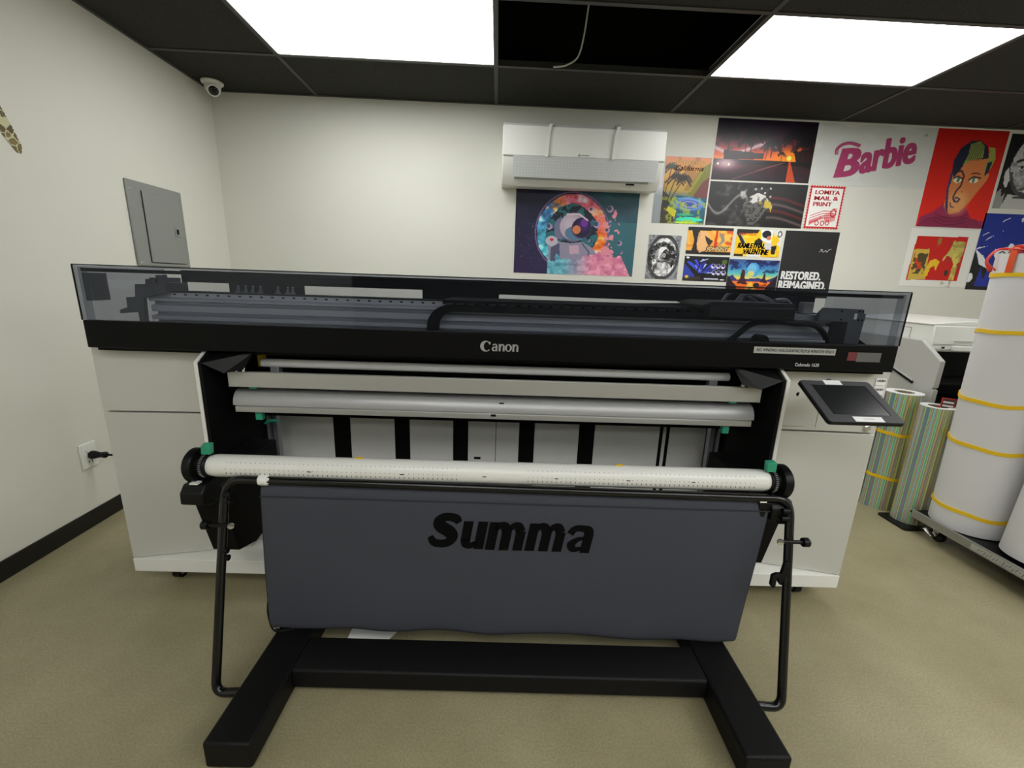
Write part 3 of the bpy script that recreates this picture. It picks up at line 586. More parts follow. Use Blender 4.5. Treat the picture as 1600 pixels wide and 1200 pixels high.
A.line([(.4, .42), (.47, .41), (.52, .46), (.51, .56), (.46, .62), (.44, .68)], .02, (40, 38, 66)); A.ell(.44, .5, .062, .034, (230, 220, 190)); A.ell(.45, .5, .022, .03, (110, 130, 110)); A.line([(.38, .49), (.43, .465), (.51, .49)], .016, (20, 20, 30)); A.ell(.67, .5, .062, .03, (230, 220, 190)); A.ell(.67, .5, .022, .028, (110, 130, 110)); A.line([(.6, .5), (.66, .465), (.76, .475)], .018, (20, 20, 30)); A.line([(.62, .435), (.68, .425), (.74, .435)], .012, (30, 26, 36))
A.poly([(.43, .69), (.5, .675), (.56, .70), (.52, .735), (.46, .73)], (60, 50, 84)); A.poly([(.455, .695), (.5, .69), (.53, .70), (.5, .722)], (220, 160, 140)); A.line([(.42, .74), (.44, .78), (.48, .785)], .013, (60, 56, 90)); A.ell(.55, .62, .008, .007, (60, 30, 30))
poster('red_portrait_poster', 'red pop-art portrait poster of a short-haired person in a pink collar', A, 3.137, 3.668, 1.753, 2.418)
# framed-by-paper red print
A = Art(108, 86, (232, 232, 226), seed=14)
A.poly([(.11, .13), (.86, .12), (.86, .885), (.09, .89)], (190, 30, 24)); bx = lambda x, y: (.11+.75*x, .13+.755*y)
A.poly([bx(.0, .3), bx(.3, .28), bx(.36, .98), bx(0, 1)], (206, 176, 88)); n = A.noise(16, 14, 2, 60)
A.put(((A.u > .13) & (A.u < .33) & (A.v > .42) & (A.v < .78) & (n > .48)).astype(float), (88, 76, 50)); A.put(((A.u > .16) & (A.u < .29) & (A.v > .5) & (A.v < .7) & (n < .5)).astype(float), (196, 80, 40))
A.poly([bx(.36, .55), bx(.46, .5), bx(.56, .56), bx(.52, .78), bx(.47, .66), bx(.4, .72), bx(.38, .9), bx(.3, .9)], (226, 190, 60)); A.ell(*bx(.46, .1), .03, .07, (150, 120, 60)); A.ell(*bx(.44, .2), .04, .03, (190, 60, 40))
A.poly([bx(.74, .08), bx(.98, .1), bx(.97, .42), bx(.84, .5), bx(.68, .42), bx(.62, .56), bx(.6, .5), bx(.7, .3)], (196, 184, 110)); A.poly([bx(.8, .36), bx(.95, .36), bx(.96, .54), bx(.92, .6), bx(.93, .98), bx(.82, .98), bx(.84, .6), bx(.78, .5)], (214, 196, 110)); A.ell(*bx(.74, .82), .03, .05, (50, 50, 46)); A.put(((n > .56) & (A.u > .6) & (A.u < .84) & (A.v > .2)).astype(float)*.35, (120, 100, 60))
poster('red_gold_print', 'red and gold print on curling white paper below the red portrait', A, 3.115, 3.648, 1.316, 1.740)
# grey portrait
A = Art(84, 90, (22, 22, 24), seed=15)
A.ell(.40, .42, .30, .42, (150, 150, 150)); A.poly([(.045, .5), (.08, .44), (.13, .6), (.11, .72), (.06, .66)], (205, 205, 205)); A.poly([(.0, .8), (.05, .72), (.08, .84), (.12, .78), (.12, 1), (0, 1)], (150, 150, 148)); A.poly([(.10, 1), (.16, .8), (.7, .85), (.9, 1)], (190, 190, 188))
n = A.noise(10, 12, 2, 70); F_ = np.hypot((A.u-.40)/.30, (A.v-.42)/.42); A.put(((n > .52) & (F_ < 1)).astype(float)*.7, (206, 206, 204)); A.put(((np.floor(A.u*22)+np.floor(A.v*16)) % 3 == 0)*(F_ < .9)*.3, (90, 90, 90)); A.put(((F_ < 1) & (F_ > .86) & (A.v > .5)).astype(float)*.7, (40, 40, 40))
for ex in (.25, .52): A.line([(ex-.08, .36), (ex, .33), (ex+.08, .36)], .03, (20, 20, 20)); A.ell(ex, .44, .05, .022, (220, 220, 220)); A.ell(ex, .44, .02, .022, (20, 20, 20)); A.line([(ex-.05, .43), (ex, .415), (ex+.05, .43)], .01, (20, 20, 20))
A.line([(.38, .48), (.34, .62), (.42, .64)], .02, (60, 60, 60)); A.ell(.38, .735, .11, .035, (90, 90, 90)); A.ell(.38, .75, .10, .012, (210, 210, 210)); A.ell(.38, .84, .16, .02, (40, 40, 40), .7)
poster('grey_portrait_poster', 'black and white portrait poster at the right edge beside the red portrait', A, 3.690, 4.27, 1.90, 2.405)
# blue graphic poster
A = Art(110, 104, (22, 52, 138), seed=16)
for k in range(30):
    x, y = A.rng.random(), A.rng.random()*.6; a = 2.2+A.rng.random()*.8; L = .05+.1*A.rng.random(); A.poly([(x, y), (x+L*math.cos(a)+.012, y+L*math.sin(a)), (x+L*math.cos(a)-.012, y+L*math.sin(a)+.03)], (236, 238, 242))
A.ell(.42, .5, .16, .13, (236, 238, 242)); A.poly([(.24, .24), (.6, .2), (.62, .42), (.5, .40), (.46, .34), (.42, .42), (.24, .46)], (22, 52, 138)); A.line([(.33, .5), (.37, .48), (.4, .5)], .014, (20, 24, 40)); A.line([(.45, .49), (.5, .47), (.54, .49)], .014, (20, 24, 40)); A.poly([(0, .5), (.2, .6), (.3, .7), (.26, 1), (0, 1)], (14, 16, 26)); A.poly([(.0, .46), (.14, .56), (.24, .72), (.1, .66)], (236, 238, 242)); A.poly([(.1, .98), (.14, .7), (.2, .86), (.26, .66), (.32, .98)], (34, 58, 150)); A.poly([(.3, .7), (.8, .66), (1, 1), (.3, 1)], (14, 16, 26)); A.poly([(0, .95), (1, .95), (1, 1), (0, 1)], (12, 12, 18)); A.ell(.02, .84, .04, .06, (236, 238, 242))
poster('blue_graphic_poster', 'blue black and white graphic poster behind the tall white roll', A, 3.655, 4.25, 1.305, 1.865)
# dark square and turtle decal on the left wall
t = M().box(0, .004, 2.159, 2.288, 1.0915, 1.2225).build('dark_plaque', mat('dark_grey_plaque', (62, 64, 66), rough=.5), bevel=.001)
t.location = (XL, 0, 0); tag(t, 'dark grey square plaque on the left wall seen through the smoked cover', 'plaque')
A = Art(120, 90, seed=17); n = A.noise(3, 3, 2, 81)
inside = np.hypot((A.u-.42)/.36, (A.v-.36)/.34) < 1
# shell cells and flipper cells: nearest-seed pattern
def cells(A, cnt, seed, base, dark, msk, edge=.012):
    r = np.random.default_rng(seed); P = r.random((cnt, 2)); D = np.sort(np.hypot(A.u[..., None]-P[:, 0], (A.v[..., None]-P[:, 1])*A.asp), -1)
    I = np.argmin(np.hypot(A.u[..., None]-P[:, 0], (A.v[..., None]-P[:, 1])*A.asp), -1); t = (r.random(cnt)*.6)[I][..., None]
    cc = np.array(base)/255.*(1-t)+np.array(dark)/255.*t; cc = np.where(((D[..., 1]-D[..., 0]) < edge)[..., None], np.array((206, 204, 160))/255., cc); m = msk[..., None]; A.c = np.where(m, cc, A.c)
cells(A, 26, 5, (150, 160, 92), (112, 122, 58), inside, .018)
def pm(A, pts):
    m = np.zeros_like(A.u, bool)
    for i in range(len(pts)):
        x0, y0 = pts[i]; x1, y1 = pts[(i+1) % len(pts)]
        if y0 != y1: m ^= ((y0 > A.v) != (y1 > A.v)) & (A.u < (x1-x0)*(A.v-y0)/(y1-y0)+x0)
    return m
fl = pm(A, [(.66, .36), (.78, .34), (.86, .46), (.93, .66), (.985, .86), (.97, .94), (.93, .95), (.86, .84), (.76, .66), (.68, .5)])
fl2 = pm(A, [(.14, .5), (.25, .6), (.12, .9), (.03, .96), (.05, .7)]); hd_ = np.hypot((A.u-.5)/.09, (A.v-.82)/.14) < 1
cells(A, 150, 6, (128, 112, 66), (66, 54, 30), fl | fl2 | hd_, .008)
A.mask = inside | fl | fl2 | hd_
o = art_mesh('turtle_decal', A, lambda u, v, d: (d, (u-1)*.42, (.5-v)*.34), POSTER, .0015)
o.location = (XL, 2.012, 1.845); tag(o, 'green and brown sea turtle wall decal cut off by the left edge', 'wall decal')

# ------------------------------------------------------------------ air conditioner
t = thing('air_conditioner', 'white wall-mounted air conditioner with two straps and a clear air deflector', 'air conditioner', (.555, YB, 1.89))
hw = .545
M().prism([(0, .01), (-.14, .0), (-.185, .05), (-.212, .13), (-.222, .17), (-.222, .345), (-.19, .362), (0, .365)], 'x', -hw, hw).build('body', WHITEP, t, bevel=.008)
M().prism([(-.223, .166), (-.234, .172), (-.232, .348), (-.2, .372), (-.17, .372), (-.2, .352), (-.223, .34)], 'x', -hw+.004, hw-.004).build('front_panel', WHITEP, t, bevel=.004)
M().prism([(-.17, .035), (-.196, .052), (-.222, .125), (-.216, .13)], 'x', -.46, .46).build('air_outlet', mat('ac_outlet_grey', (176, 178, 175), rough=.5), t)  # air outlet in a flat mid grey
def strap(x, name='strap'):
    pts = [(-.02, .39), (-.05, .392), (-.20, .39), (-.243, .362), (-.247, .30), (-.249, .2), (-.250, .165)]
    m = M(); n = len(pts)
    P = [(x+(-.004 if i > 3 else 0)*i, p[0], p[1]) for i, p in enumerate(pts)]
    vs = []
    for (a, b, c_) in P: vs += [(a-.011, b, c_), (a+.011, b, c_), (a+.011, b+.004, c_-.004), (a-.011, b+.004, c_-.004)]
    fs = [(0, 1, 2, 3), tuple(4*(n-1)+k for k in (3, 2, 1, 0))]
    for i in range(n-1):
        for k in range(4): fs.append((4*i+k, 4*i+(k+1) % 4, 4*i+4+(k+1) % 4, 4*i+4+k))
    m.add(vs, fs); return m.build(name, WHITEP, t, smooth=True)
strap(-.232); strap(.215)
DEFL = mat('frosted_acrylic', (205, 208, 208), rough=.3)
m = M(); m.prism([(-.236, .168), (-.240, .165), (-.205, .045), (-.200, .048)], 'x', -.470, -.290); m.prism([(-.2385, .168), (-.2425, .165), (-.2075, .043), (-.2025, .046)], 'x', -.30, .36); m.prism([(-.236, .168), (-.240, .165), (-.205, .045), (-.200, .048)], 'x', .35, .50)
m.cur = 1
for i in range(46):
    for j in range(6):
        x = -.455+i*.0208; f = .15+j*.14; yy = -.2425*(1-f)-.2075*f; zz = .165*(1-f)+.043*f
        m.add([(x-.003, yy-.0008, zz), (x, yy-.0008+.0008, zz-.003), (x+.003, yy-.0008, zz), (x, yy-.0016, zz+.003)], [(0, 1, 2, 3)])
d = m.build('air_deflector', [DEFL, mat('hole_white', (246, 246, 246))], t)
LG = mat('grey_logo_ink', (90, 90, 92), rough=.5)
m = M()
for k in range(3):
    a = math.pi/2+k*2*math.pi/3; c_, s_ = math.cos(a), math.sin(a); px, pz = -s_, c_
    q = lambda r, w_: (-.035+r*c_+w_*px, -.235, .184+r*s_+w_*pz)
    m.add([q(.0, 0), q(.0055, .0033), q(.011, 0), q(.0055, -.0033)], [(0, 1, 2, 3)])
m.build('maker_mark', LG, t)
text('lettering', 'MITSUBISHI', -.02, .03, .181, .189, -.2346, LG, t)
M().box(.30, .36, -.205, -.2, .02, .03).build('sensor_window', LENS, t)

# ------------------------------------------------------------------ the printer (its own frame: u right, v back, z up)
P = thing('wide_format_printer', 'wide white and black roll printer with a smoked glass cover', 'printer', (0, 1.4354, 0), -.0201)
W = 1.366
pn = M().box(-W, W, 0, .03, .988, 1.079).build('front_panel', PANEL, P, bevel=.003)
# lettering on the panel
def cres(m, cx, cz, R1, R2, r1, r2, dx, a0=0, a1=2*math.pi, y=-.0012, n=28):
    """ring segment of varying width"""
    vs = []; fs = []
    for k in range(n+1):
        a = a0+(a1-a0)*k/n; vs += [(cx+R1*math.cos(a), y, cz+R2*math.sin(a)), (cx+dx+r1*math.cos(a), y, cz+r2*math.sin(a))]
    for k in range(n): fs.append((2*k, 2*k+1, 2*k+3, 2*k+2))
    m.add(vs, fs)
m = M(); bz = 1.019; xh = .0245; x = -.052
cres(m, x+.018, bz+.016, .0185, .0185, .010, .0145, .0035, .95, 2*math.pi-.75); m.add([(x+.024, -.0012, bz+.032), (x+.035, -.0012, bz+.030), (x+.033, -.0012, bz+.022), (x+.030, -.0012, bz+.022)], [(0, 1, 2, 3)])
def stem(a, b, top=xh): m.add([(a, -.0012, bz), (b, -.0012, bz), (b, -.0012, bz+top), (a, -.0012, bz+top)], [(0, 1, 2, 3)])
def arch(cx, r): cres(m, cx, bz+xh-.009, r, .0095, r-.0055, .0055, 0, 0, math.pi, n=12)
ax = x+.040; cres(m, ax+.007, bz+.0075, .0085, .0082, .0035, .0045, .001); stem(ax+.011, ax+.0175, .018); cres(m, ax+.0085, bz+.0165, .009, .009, .0035, .0055, 0, 0, 2.7, n=12)
for nx in (x+.062, x+.108): stem(nx, nx+.0065); stem(nx+.0135, nx+.02, .017); arch(nx+.0115, .0085)
cres(m, x+.0945, bz+.0122, .0118, .0128, .0055, .0095, 0)
m.build('maker_lettering', SILVER, pn)
text('model_lettering', 'Colorado 1630', 1.024, 1.106, 1.000, 1.0115, -.0003, mat('white_print', (235, 235, 235)), pn, bold=.004, space=1.05)
tp = M().box(.874, 1.154, -.0006, .0, 1.041, 1.063).build('tape_strip', mat('masking_tape', (176, 176, 170), rough=.6), pn, label='pale handwritten tape strip')
text('handwriting', 'NO, WINDING: HOLOGRAPHIC/FILM & WINDOW BEADS', .882, 1.150, 1.046, 1.058, -.0007, INK, tp, shear=.35)
st = M().box(1.198, 1.228, -.0008, 0, 1.025, 1.054).build('warning_sticker', mat('dull_red_sticker', (112, 44, 48), rough=.6), pn, label='dull red square sticker')
M().box(1.229, 1.312, -.0008, 0, 1.022, 1.054).build('notice_sticker', mat('grey_sticker', (98, 98, 96), rough=.6), pn, label='grey notice sticker')
# glass cover
gl = M()
zt, zb_ = 1.2555, 1.0795
M().box(-W, W, 0, .004, zb_, zt).build('glass_front', GLASS, P)
M().box(-W, W, .004, .38, zt-.004, zt).build('glass_top', GLASS, P)
for s in (-1, 1):
    a, b = sorted((s*W, s*(W-.004))); M().box(a, b, .004, .38, 1.0, zt-.004).build('glass_side', GLASS, P)
    a, b = sorted((s*(W-.030), s*(W-.005))); M().box(a, b, .012, .016, 1.0, zt-.006).build('seal_strip', GLASS, P)
fr = M().box(-W, W, -.001, .004, zt, zt+.003)
for s in (-1, 1):
    a, b = sorted((s*(W+.0015), s*(W-.0015))); fr.box(a, b, -.001, .003, zb_, zt)
fr.build('cover_edge', BLACK, P)
M().box(-W+.008, W-.008, .018, .034, zt-.020, zt-.0085).build('cover_hinge_bar', DARK, P, bevel=.002)
# chassis and rear panel with openings
M().box(-W+.005, W-.005, .03, .38, .975, 1.000).build('chassis_deck', DARK, P)
rp = M(); v0, v1 = .382, .392
rp.box(-1.30, 1.32, v0, v1, 1.203, 1.25); rp.box(-1.30, 1.32, v0, v1, 1.0, 1.168)
for a, b in ((-1.30, -1.285), (-1.11, -.805), (-.317, .0), (.88, 1.32)): rp.box(a, b, v0, v1, 1.168, 1.203)
rp.prism([(0, 1.203), (0, 1.195), (.9, 1.190), (.9, 1.203)], 'y', v0, v1); rp.prism([(.3, 1.168), (.9, 1.168), (.9, 1.190)], 'y', v0, v1)
rp.build('rear_panel', mat('rear_dark_navy', (12, 13, 19), rough=.6, spec=.2), P)
# small valves seen in front of the rear panel
for k, a in enumerate((-1.06, -1.03, -1.0, -.97, -.90, -.86, -.84)):
    vm = M(); vm.cyl((a, .36, 1.168), (a, .36, 1.185), .006, 8); vm.cyl((a, .36, 1.185), (a+.004, .355, 1.196), .004, 8); vm.box(a-.009, a+.009, .352, .368, 1.168, 1.174); vm.build('valve', GREYM, P)
# rail beam: a ribbed aluminium profile
prof = [(.12, 1.172), (.12, 1.156), (.108, 1.150), (.108, 1.143), (.135, 1.138), (.135, 1.131), (.114, 1.127), (.114, 1.106), (.140, 1.102), (.140, 1.094), (.110, 1.091), (.110, 1.078), (.140, 1.074), (.140, 1.068), (.106, 1.065), (.106, 1.052), (.2, 1.04), (.2, 1.172)]
hm = M().prism(prof, 'x', -1.225, 1.20); hm.cur = 1
for k in range(62): a = -1.14+k*.038; hm.box(a-.005, a+.005, .1192, .12, 1.163, 1.168)
hm.build('rail_beam', [RAIL, DARK], P)
M().box(-1.15, 1.15, .12, .2, 1.1725, 1.1755).build('rail_seal', DARK, P)
# cable chain
cc = M(); pts = []
n = 10
out = [(-.245, 1.0), (-.245, 1.085)]+[(-.165-.08*math.cos(math.pi/2*k/n), 1.085+.078*math.sin(math.pi/2*k/n)) for k in range(n+1)]+[(.95, 1.168), (.95, 1.142)]+[(-.15-.055*math.sin(math.pi/2*k/n), 1.085+.055*math.cos(math.pi/2*k/n)) for k in range(n+1)]+[(-.205, 1.0)]
cc.prism(out, 'y', .075, .105); cc.build('cable_chain', DARK, P)
M().box(-.19, 1.0, .075, .34, 1.170, 1.180).build('chain_shade_plate', DARK, P)  # dark plate added above the rail to block light and shade the beam
# carriage with hoses
cg = M().box(.72, 1.02, .04, .3, 1.150, 1.192).build('print_carriage', mat('carriage_black', (14, 15, 18), rough=.4), P, bevel=.004)
M().prism([(.70, 1.192), (.74, 1.205), (1.02, 1.206), (1.02, 1.192)], 'y', .05, .28).build('carriage_lid', mat('carriage_lid', (24, 26, 32), rough=.35), cg)
HOSE = mat('grey_hose', (120, 120, 126), rough=.45)
for k, (a, b, hgt, vv) in enumerate(((.84, .94, .032, .2), (.87, .97, .026, .16), (.92, 1.02, .028, .22))):
    M().tube(bez([(a, vv, 1.200), (a+.02, vv, 1.206+hgt*.8), ((a+b)/2, vv, 1.207+hgt), (b-.01, vv, 1.206+hgt*.6), (b+.02, vv-.02, 1.205)], 6), .0065, 8).build('hose', HOSE, P, smooth=True)
for k in range(4):
    M().tube(bez([(1.01+.006*k, .15+.03*k, 1.214-.004*k), (1.05, .16+.02*k, 1.218-.01*k), (1.08, .17, 1.203-.005*k), (1.075, .15, 1.186)], 6), .006, 8).build('hose', HOSE, P, smooth=True)
M().box(1.085, 1.12, .10, .13, 1.173, 1.212).build('junction_box', mat('pale_grey_box', (150, 152, 156), rough=.5), P, bevel=.002)
M().box(.94, .945+.07, .10, .118, 1.157, 1.178).build('cable_clamp', DGREY, P, bevel=.002)
mb = M().box(1.015, 1.19, .095, .118, 1.148, 1.170).build('motor_bracket', GREYM, P, bevel=.002)
M().tube(bez([(.78, .08, 1.03), (.84, .08, 1.08), (.90, .08, 1.132), (.97, .08, 1.142), (1.05, .08, 1.138), (1.12, .08, 1.134), (1.165, .08, 1.10), (1.19, .08, 1.05)], 6), .010, 10).build('power_lead', BLACK, P, smooth=True)
M().box(.95, 1.15, .05, .09, 1.045, 1.085).build('service_station', GREYM, P, bevel=.003)
M().cyl((.93, .05, 1.075), (.93, .09, 1.075), .022, 20).build('pulley', BLACK, P, smooth=True)
m = M()
m.prism([(-1.317, 1.096), (-1.317, 1.108), (-1.289, 1.118), (-1.288, 1.152), (-1.256, 1.155), (-1.250, 1.198), (-1.214, 1.199), (-1.211, 1.216), (-1.192, 1.217), (-1.144, 1.233), (-1.144, 1.173), (-1.227, 1.151), (-1.235, 1.0), (-1.256, 1.0), (-1.254, 1.102)], 'y', .09, .104)
m.box(-1.20, -1.15, .10, .2, 1.175, 1.205); m.box(-1.19, -1.17, .08, .2, 1.205, 1.222); m.cyl((-1.18, .12, 1.18), (-1.18, .12, 1.23), .014, 12)
m.build('end_bracket', DGREY, P, bevel=.001)
m = M(); m.prism([(1.124, 1.150), (1.124, 1.176), (1.14, 1.197), (1.277, 1.195), (1.286, 1.15), (1.279, 1.0), (1.232, 1.0), (1.229, 1.150)], 'y', .07, .085); m.box(1.232, 1.279, .085, .2, 1.0, 1.19); m.box(1.287, 1.296, .08, .1, 1.155, 1.18)
eb = m.build('end_bracket', DGREY, P, bevel=.001)
M().box(1.247, 1.256, .0685, .0699, 1.160, 1.180).build('bracket_label', WPAPER, eb)
m = M()
for a in (1.20, 1.262, 1.275): m.cyl((a, .0688, 1.187), (a, .0699, 1.187), .0035, 8); m.cyl((a+.002, .0688, 1.158), (a+.002, .0699, 1.158), .0035, 8)
m.build('bolt_hole', DARK, eb)
M().prism([(1.286, 1.10), (1.335, 1.072), (1.345, 1.062), (1.286, 1.062)], 'y', .1, .14).build('side_latch', DARK, P)
# cabinets
def cabinet(s):
    def q(a, b): return sorted((s*a, s*b))
    a, b = q(1.0, 1.413)
    cb = M().box(a, b, .17, .56, .137, .975).build('cabinet_body', CAB, P, bevel=.002)
    o_, i_ = 1.413, 1.0
    up = M().hexa([(s*i_, .075, .7475), (s*o_, .058, .7475), (s*o_, .169, .7475), (s*i_, .169, .7475)], [(s*i_, .078, .977), (s*o_, .058, .9795), (s*o_, .169, .977), (s*i_, .169, .977)]).build('upper_door', CAB, cb, bevel=.0025)
    lo = M().hexa([(s*i_, .155, .139), (s*o_, .060, .139), (s*o_, .169, .139), (s*i_, .169, .139)], [(s*i_, .075, .741), (s*o_, .058, .741), (s*o_, .169, .741), (s*i_, .169, .741)]).build('lower_door', CAB, cb, bevel=.0025)
    a, b = q(.85, 1.413)
    M().box(a, b, .058, .56, .080, .1365).build('plinth', TRIMW, cb, bevel=.002)
    for k in (.9, 1.3):
        for v in (.14, .46):
            cst = M().box(s*k-.02, s*k+.02, v-.03, v+.03, .066, .0798).build('caster', BLACK, cb)
            M().cyl((s*k-.014, v, .03), (s*k+.014, v, .03), .030, 20).build('caster_wheel', BLACK, cst, smooth=True)
            M().box(s*k-.018, s*k-.0145, v-.018, v+.018, .02, .066).box(s*k+.0145, s*k+.018, v-.018, v+.018, .02, .066).build('caster_fork', GALV, cst)
    return cb, up, lo
cabinet(-1); cb, up, lo = cabinet(1)
def on_up(z, u): return .078-(u-1.0)/.413*.020-.001
M().lathe([(.0075, 0), (.0075, .002), (0, .002)], (1.106, .0735, .884), (0, -1, 0), 16).build('keyhole', DARK, up)
M().lathe([(.013, -.003), (.013, .005), (.009, .008), (0, .008)], (1.375, .058, .768), (0, -1, 0), 20).build('door_lock', CHROME, up, smooth=True)
M().box(1.367, 1.404, .0565, .059, .93, .955).box(1.367, 1.404, .0565, .059, .895, .927).build('barcode_label', WPAPER, up)
m = M()
for k in range(9):
    x = 1.371+k*.0033+(k % 3)*.0006; m.box(x, x+.0016, .0559, .0564, .942, .95); m.box(x, x+.0016, .0559, .0564, .910, .918)
m.build('barcode_bars', INK, up)
M().box(1.07, 1.19, .0688, .0705, .7615, .7625).box(1.19, 1.191, .0660, .0690, .7615, .90).build('drawer_seam', mat('seam_grey', (120, 120, 116)), up)
# side plates of the roll bay
for s in (-1, 1):
    prof = [(.30, .985), (.02, .985), (-.03, .955), (-.03, .27), (.0, .24), (.30, .24)]
    m = M(); m.prism(prof, 'x', s*.988, s*1.0); sp_ = m.build('side_plate', TRIMW, P, bevel=.001)
    m = M(); m.prism([(.39, .984), (.021, .984), (-.029, .952), (-.029, .27), (0, .24), (.39, .24)], 'x', s*.9865, s*.975); m.build('plate_lining', DARK, P)
    # slanted black caps on top
    a, b = sorted((s*.87, s*.975))
    M().add([(s*.975, -.028, .952), (s*.975, .03, .982), (s*.83, .03, .985), (s*.85, -.01, .93), (s*.91, -.02, .918)], [(0, 1, 2, 4), (2, 3, 4)]).build('bay_cap', BLACK, P)
    # lower inner housing
    M().prism([(-.13, .60), (.2, .60), (.2, .30), (.0, .27), (-.10, .30), (-.15, .50)], 'x', s*.88, s*.973).build('drive_housing', DARK, P, bevel=.003)
    # roll bracket
    a, b = sorted((s*.862, s*.93))
    br = M().prism([(-.26, .60), (-.24, .622), (-.14, .622), (-.131, .60), (-.131, .545), (-.22, .545), (-.262, .565)], 'x', a, b).build('roll_bracket', BLACK, P, bevel=.004)
    for v in (-.235, -.165): M().box(s*.895-.012, s*.895+.012, v-.010, v+.010, .6225, .627).build('bracket_pad', WHITEP, br)
    # uprights inside the bay
    M().box(min(s*.925, s*.945), max(s*.925, s*.945), .30, .33, .35, .93).build('inner_rail', GREYM, P, bevel=.002)
    M().box(min(s*.952, s*.957), max(s*.952, s*.957), .28, .31, .35, .93).build('inner_rail', GREYM, P)
    M().prism([(-.012, 0), (.012, 0), (.012, .034), (0, .040), (-.012, .034)], 'y', .0, .02).build('green_knob', TEAL, P, bevel=.002).location = (s*.845, .04, .735)
    M().box(-.013, .013, 0, .012, 0, .010).build('green_knob', TEAL, P, bevel=.002).location = (s*.85, .03, .852)
lv = M().box(-.022, .022, -.012, .012, 0, .008).box(-.025, -.01, -.02, .012, -.004, .003).build('green_lever', TEAL, P, bevel=.002); lv.location = (-.915, .25, .655)
# bars, from top to bottom
M().cyl((-.845, .1, .934), (.855, .1, .934), .0155, 24).build('tension_bar', BARM, P, smooth=True)
for x in (-.80, .80): M().box(x-.015, x+.015, .09, .12, .885, .922).build('bar_holder', GREYM, P, bevel=.002)
for s in (-1, 1):
    for k in (.87, .895): M().hexa([(s*k-.004, .02, .916), (s*k+.004, .02, .916), (s*k+.004, .03, .916), (s*k-.004, .03, .916)], [(s*k+.004, .02, .936), (s*k+.010, .02, .936), (s*k+.010, .03, .936), (s*k+.004, .03, .936)]).build('steel_clip', CHROME, P)
M().box(-.872, -.842, .118, .122, .915, .963).build('warning_label', YEL, P)
M().box(-.926, .94, .02, .035, .862, .9155).build('crossbar', ALU, P, bevel=.002)
M().box(-.926, .94, .0195, .06, .862, .8635).build('crossbar_lip', ALUM, P)
pr = [(.03, .792)]+[(.075-.045*math.cos(math.pi*.5*k/10), .792+.052*math.sin(math.pi*.5*k/10)) for k in range(11)]+[(.13, .845), (.13, .792)]
M().prism(pr, 'x', -.925, .935).build('guide_roll', ALUM, P, smooth=True)
M().prism([(.024, .769), (.024, .789), (.032, .7915), (.13, .7915), (.13, .769)], 'x', -.915, .925).build('guide_flange', ALU, P, bevel=.0015)
M().box(-.012, .006, .022, .0245, .780, .788).box(.016, .034, .0365, .04, .823, .827).build('guide_mark', DARK, P)
M().box(-.97, .97, .20, .22, .70, .984).build('upper_bay_wall', DARK, P)
# white back wall of the bay
MB_ = M().box(-.99, .001, .40, .41, .24, .70).box(.004, .975, .40, .41, .24, .70).build('bay_back_panel', MEDIA, P)
M().box(.0, .005, .405, .411, .24, .70).box(-.99, -.965, .392, .399, .24, .70).box(.955, .98, .392, .399, .24, .70).build('back_panel_seam', mat('seam_dark', (92, 92, 90)), MB_)
for (a, b) in ((-.728, -.652), (-.454, -.386), (-.191, -.123), (.107, .177), (.378, .449)):
    M().box(a, b, .3975, .3998, .26, .66 if a < 0 else .645).build('foam_strip', DARK, MB_, bevel=.001)
for (a, b) in ((.745, .759), (.775, .789)): M().box(a, b, .3975, .3998, .26, .64).build('narrow_strip', DARK, MB_)
M().box(-.095, -.065, .397, .3995, .452, .462).build('catch', DARK, MB_)
# roller shaft with hubs
sh = M().lathe([(.0, -.865), (.030, -.865), (.033, -.855), (.0345, -.845), (.0345, .845), (.033, .855), (.030, .865), (0, .865)], (0, -.2, .668), (1, 0, 0), 40).build('media_roller', TUBEW, P, smooth=True)
m = M()
for k in range(112):
    x = -.80+k*.0145
    if -.09 < x < .1: continue
    for dz, l in ((.022, .0012), (.004, .0012), (-.008, .004)):
        y_ = -.2-math.sqrt(.0347**2-dz**2); m.box(x-.0007, x+.0007, y_-.0002, y_+.001, .668+dz-l, .668+dz+l)
for x in (-.55, -.27, .2, .42, .62, -.02): m.box(x-.006, x+.006, -.2349, -.234, .669, .6715)
m.build('scale_marks', INK, sh)
for x in (-.41, .40): M().box(x-.011, x+.011, -.2, -.19, .7015, .7045).build('position_marker', YEL, sh)
for s in (-1, 1):
    c0 = (s*.866, -.2, .668)
    hb = M().lathe([(.0, 0), (.036, 0), (.0385, .004), (.036, .009), (.034, .010), (.034, .028), (.051, .030), (.053, .036), (.053, .052), (.047, .058), (0, .058)], c0, (s, 0, 0), 40).build('roll_hub', BLACK, P, smooth=True)
    g = M()
    for k in range(36):
        a = 2*math.pi*k/36; g.box(s*.8785-.004, s*.8785+.004, -.2+.036*math.cos(a)-.0012, -.2+.036*math.cos(a)+.0012, .668+.036*math.sin(a)-.0012, .668+.036*math.sin(a)+.0012)
    g.build('hub_teeth', GREYM, hb)
    lv = M().hexa([(-.014, -.008, 0), (.014, -.008, 0), (.014, .010, 0), (-.014, .010, 0)], [(-.014+s*-.006, -.012, .030), (.014+s*-.006, -.016, .034), (.014+s*-.006, .006, .036), (-.014+s*-.006, .006, .034)]).build('green_lever', TEAL, hb, bevel=.002)
    lv.location = (s*.862, -.215, .712 if s < 0 else .706)
    M().box(s*.875-.010, s*.875+.010, -.205, -.19, .700, .716).build('lever_base', BLACK, hb)
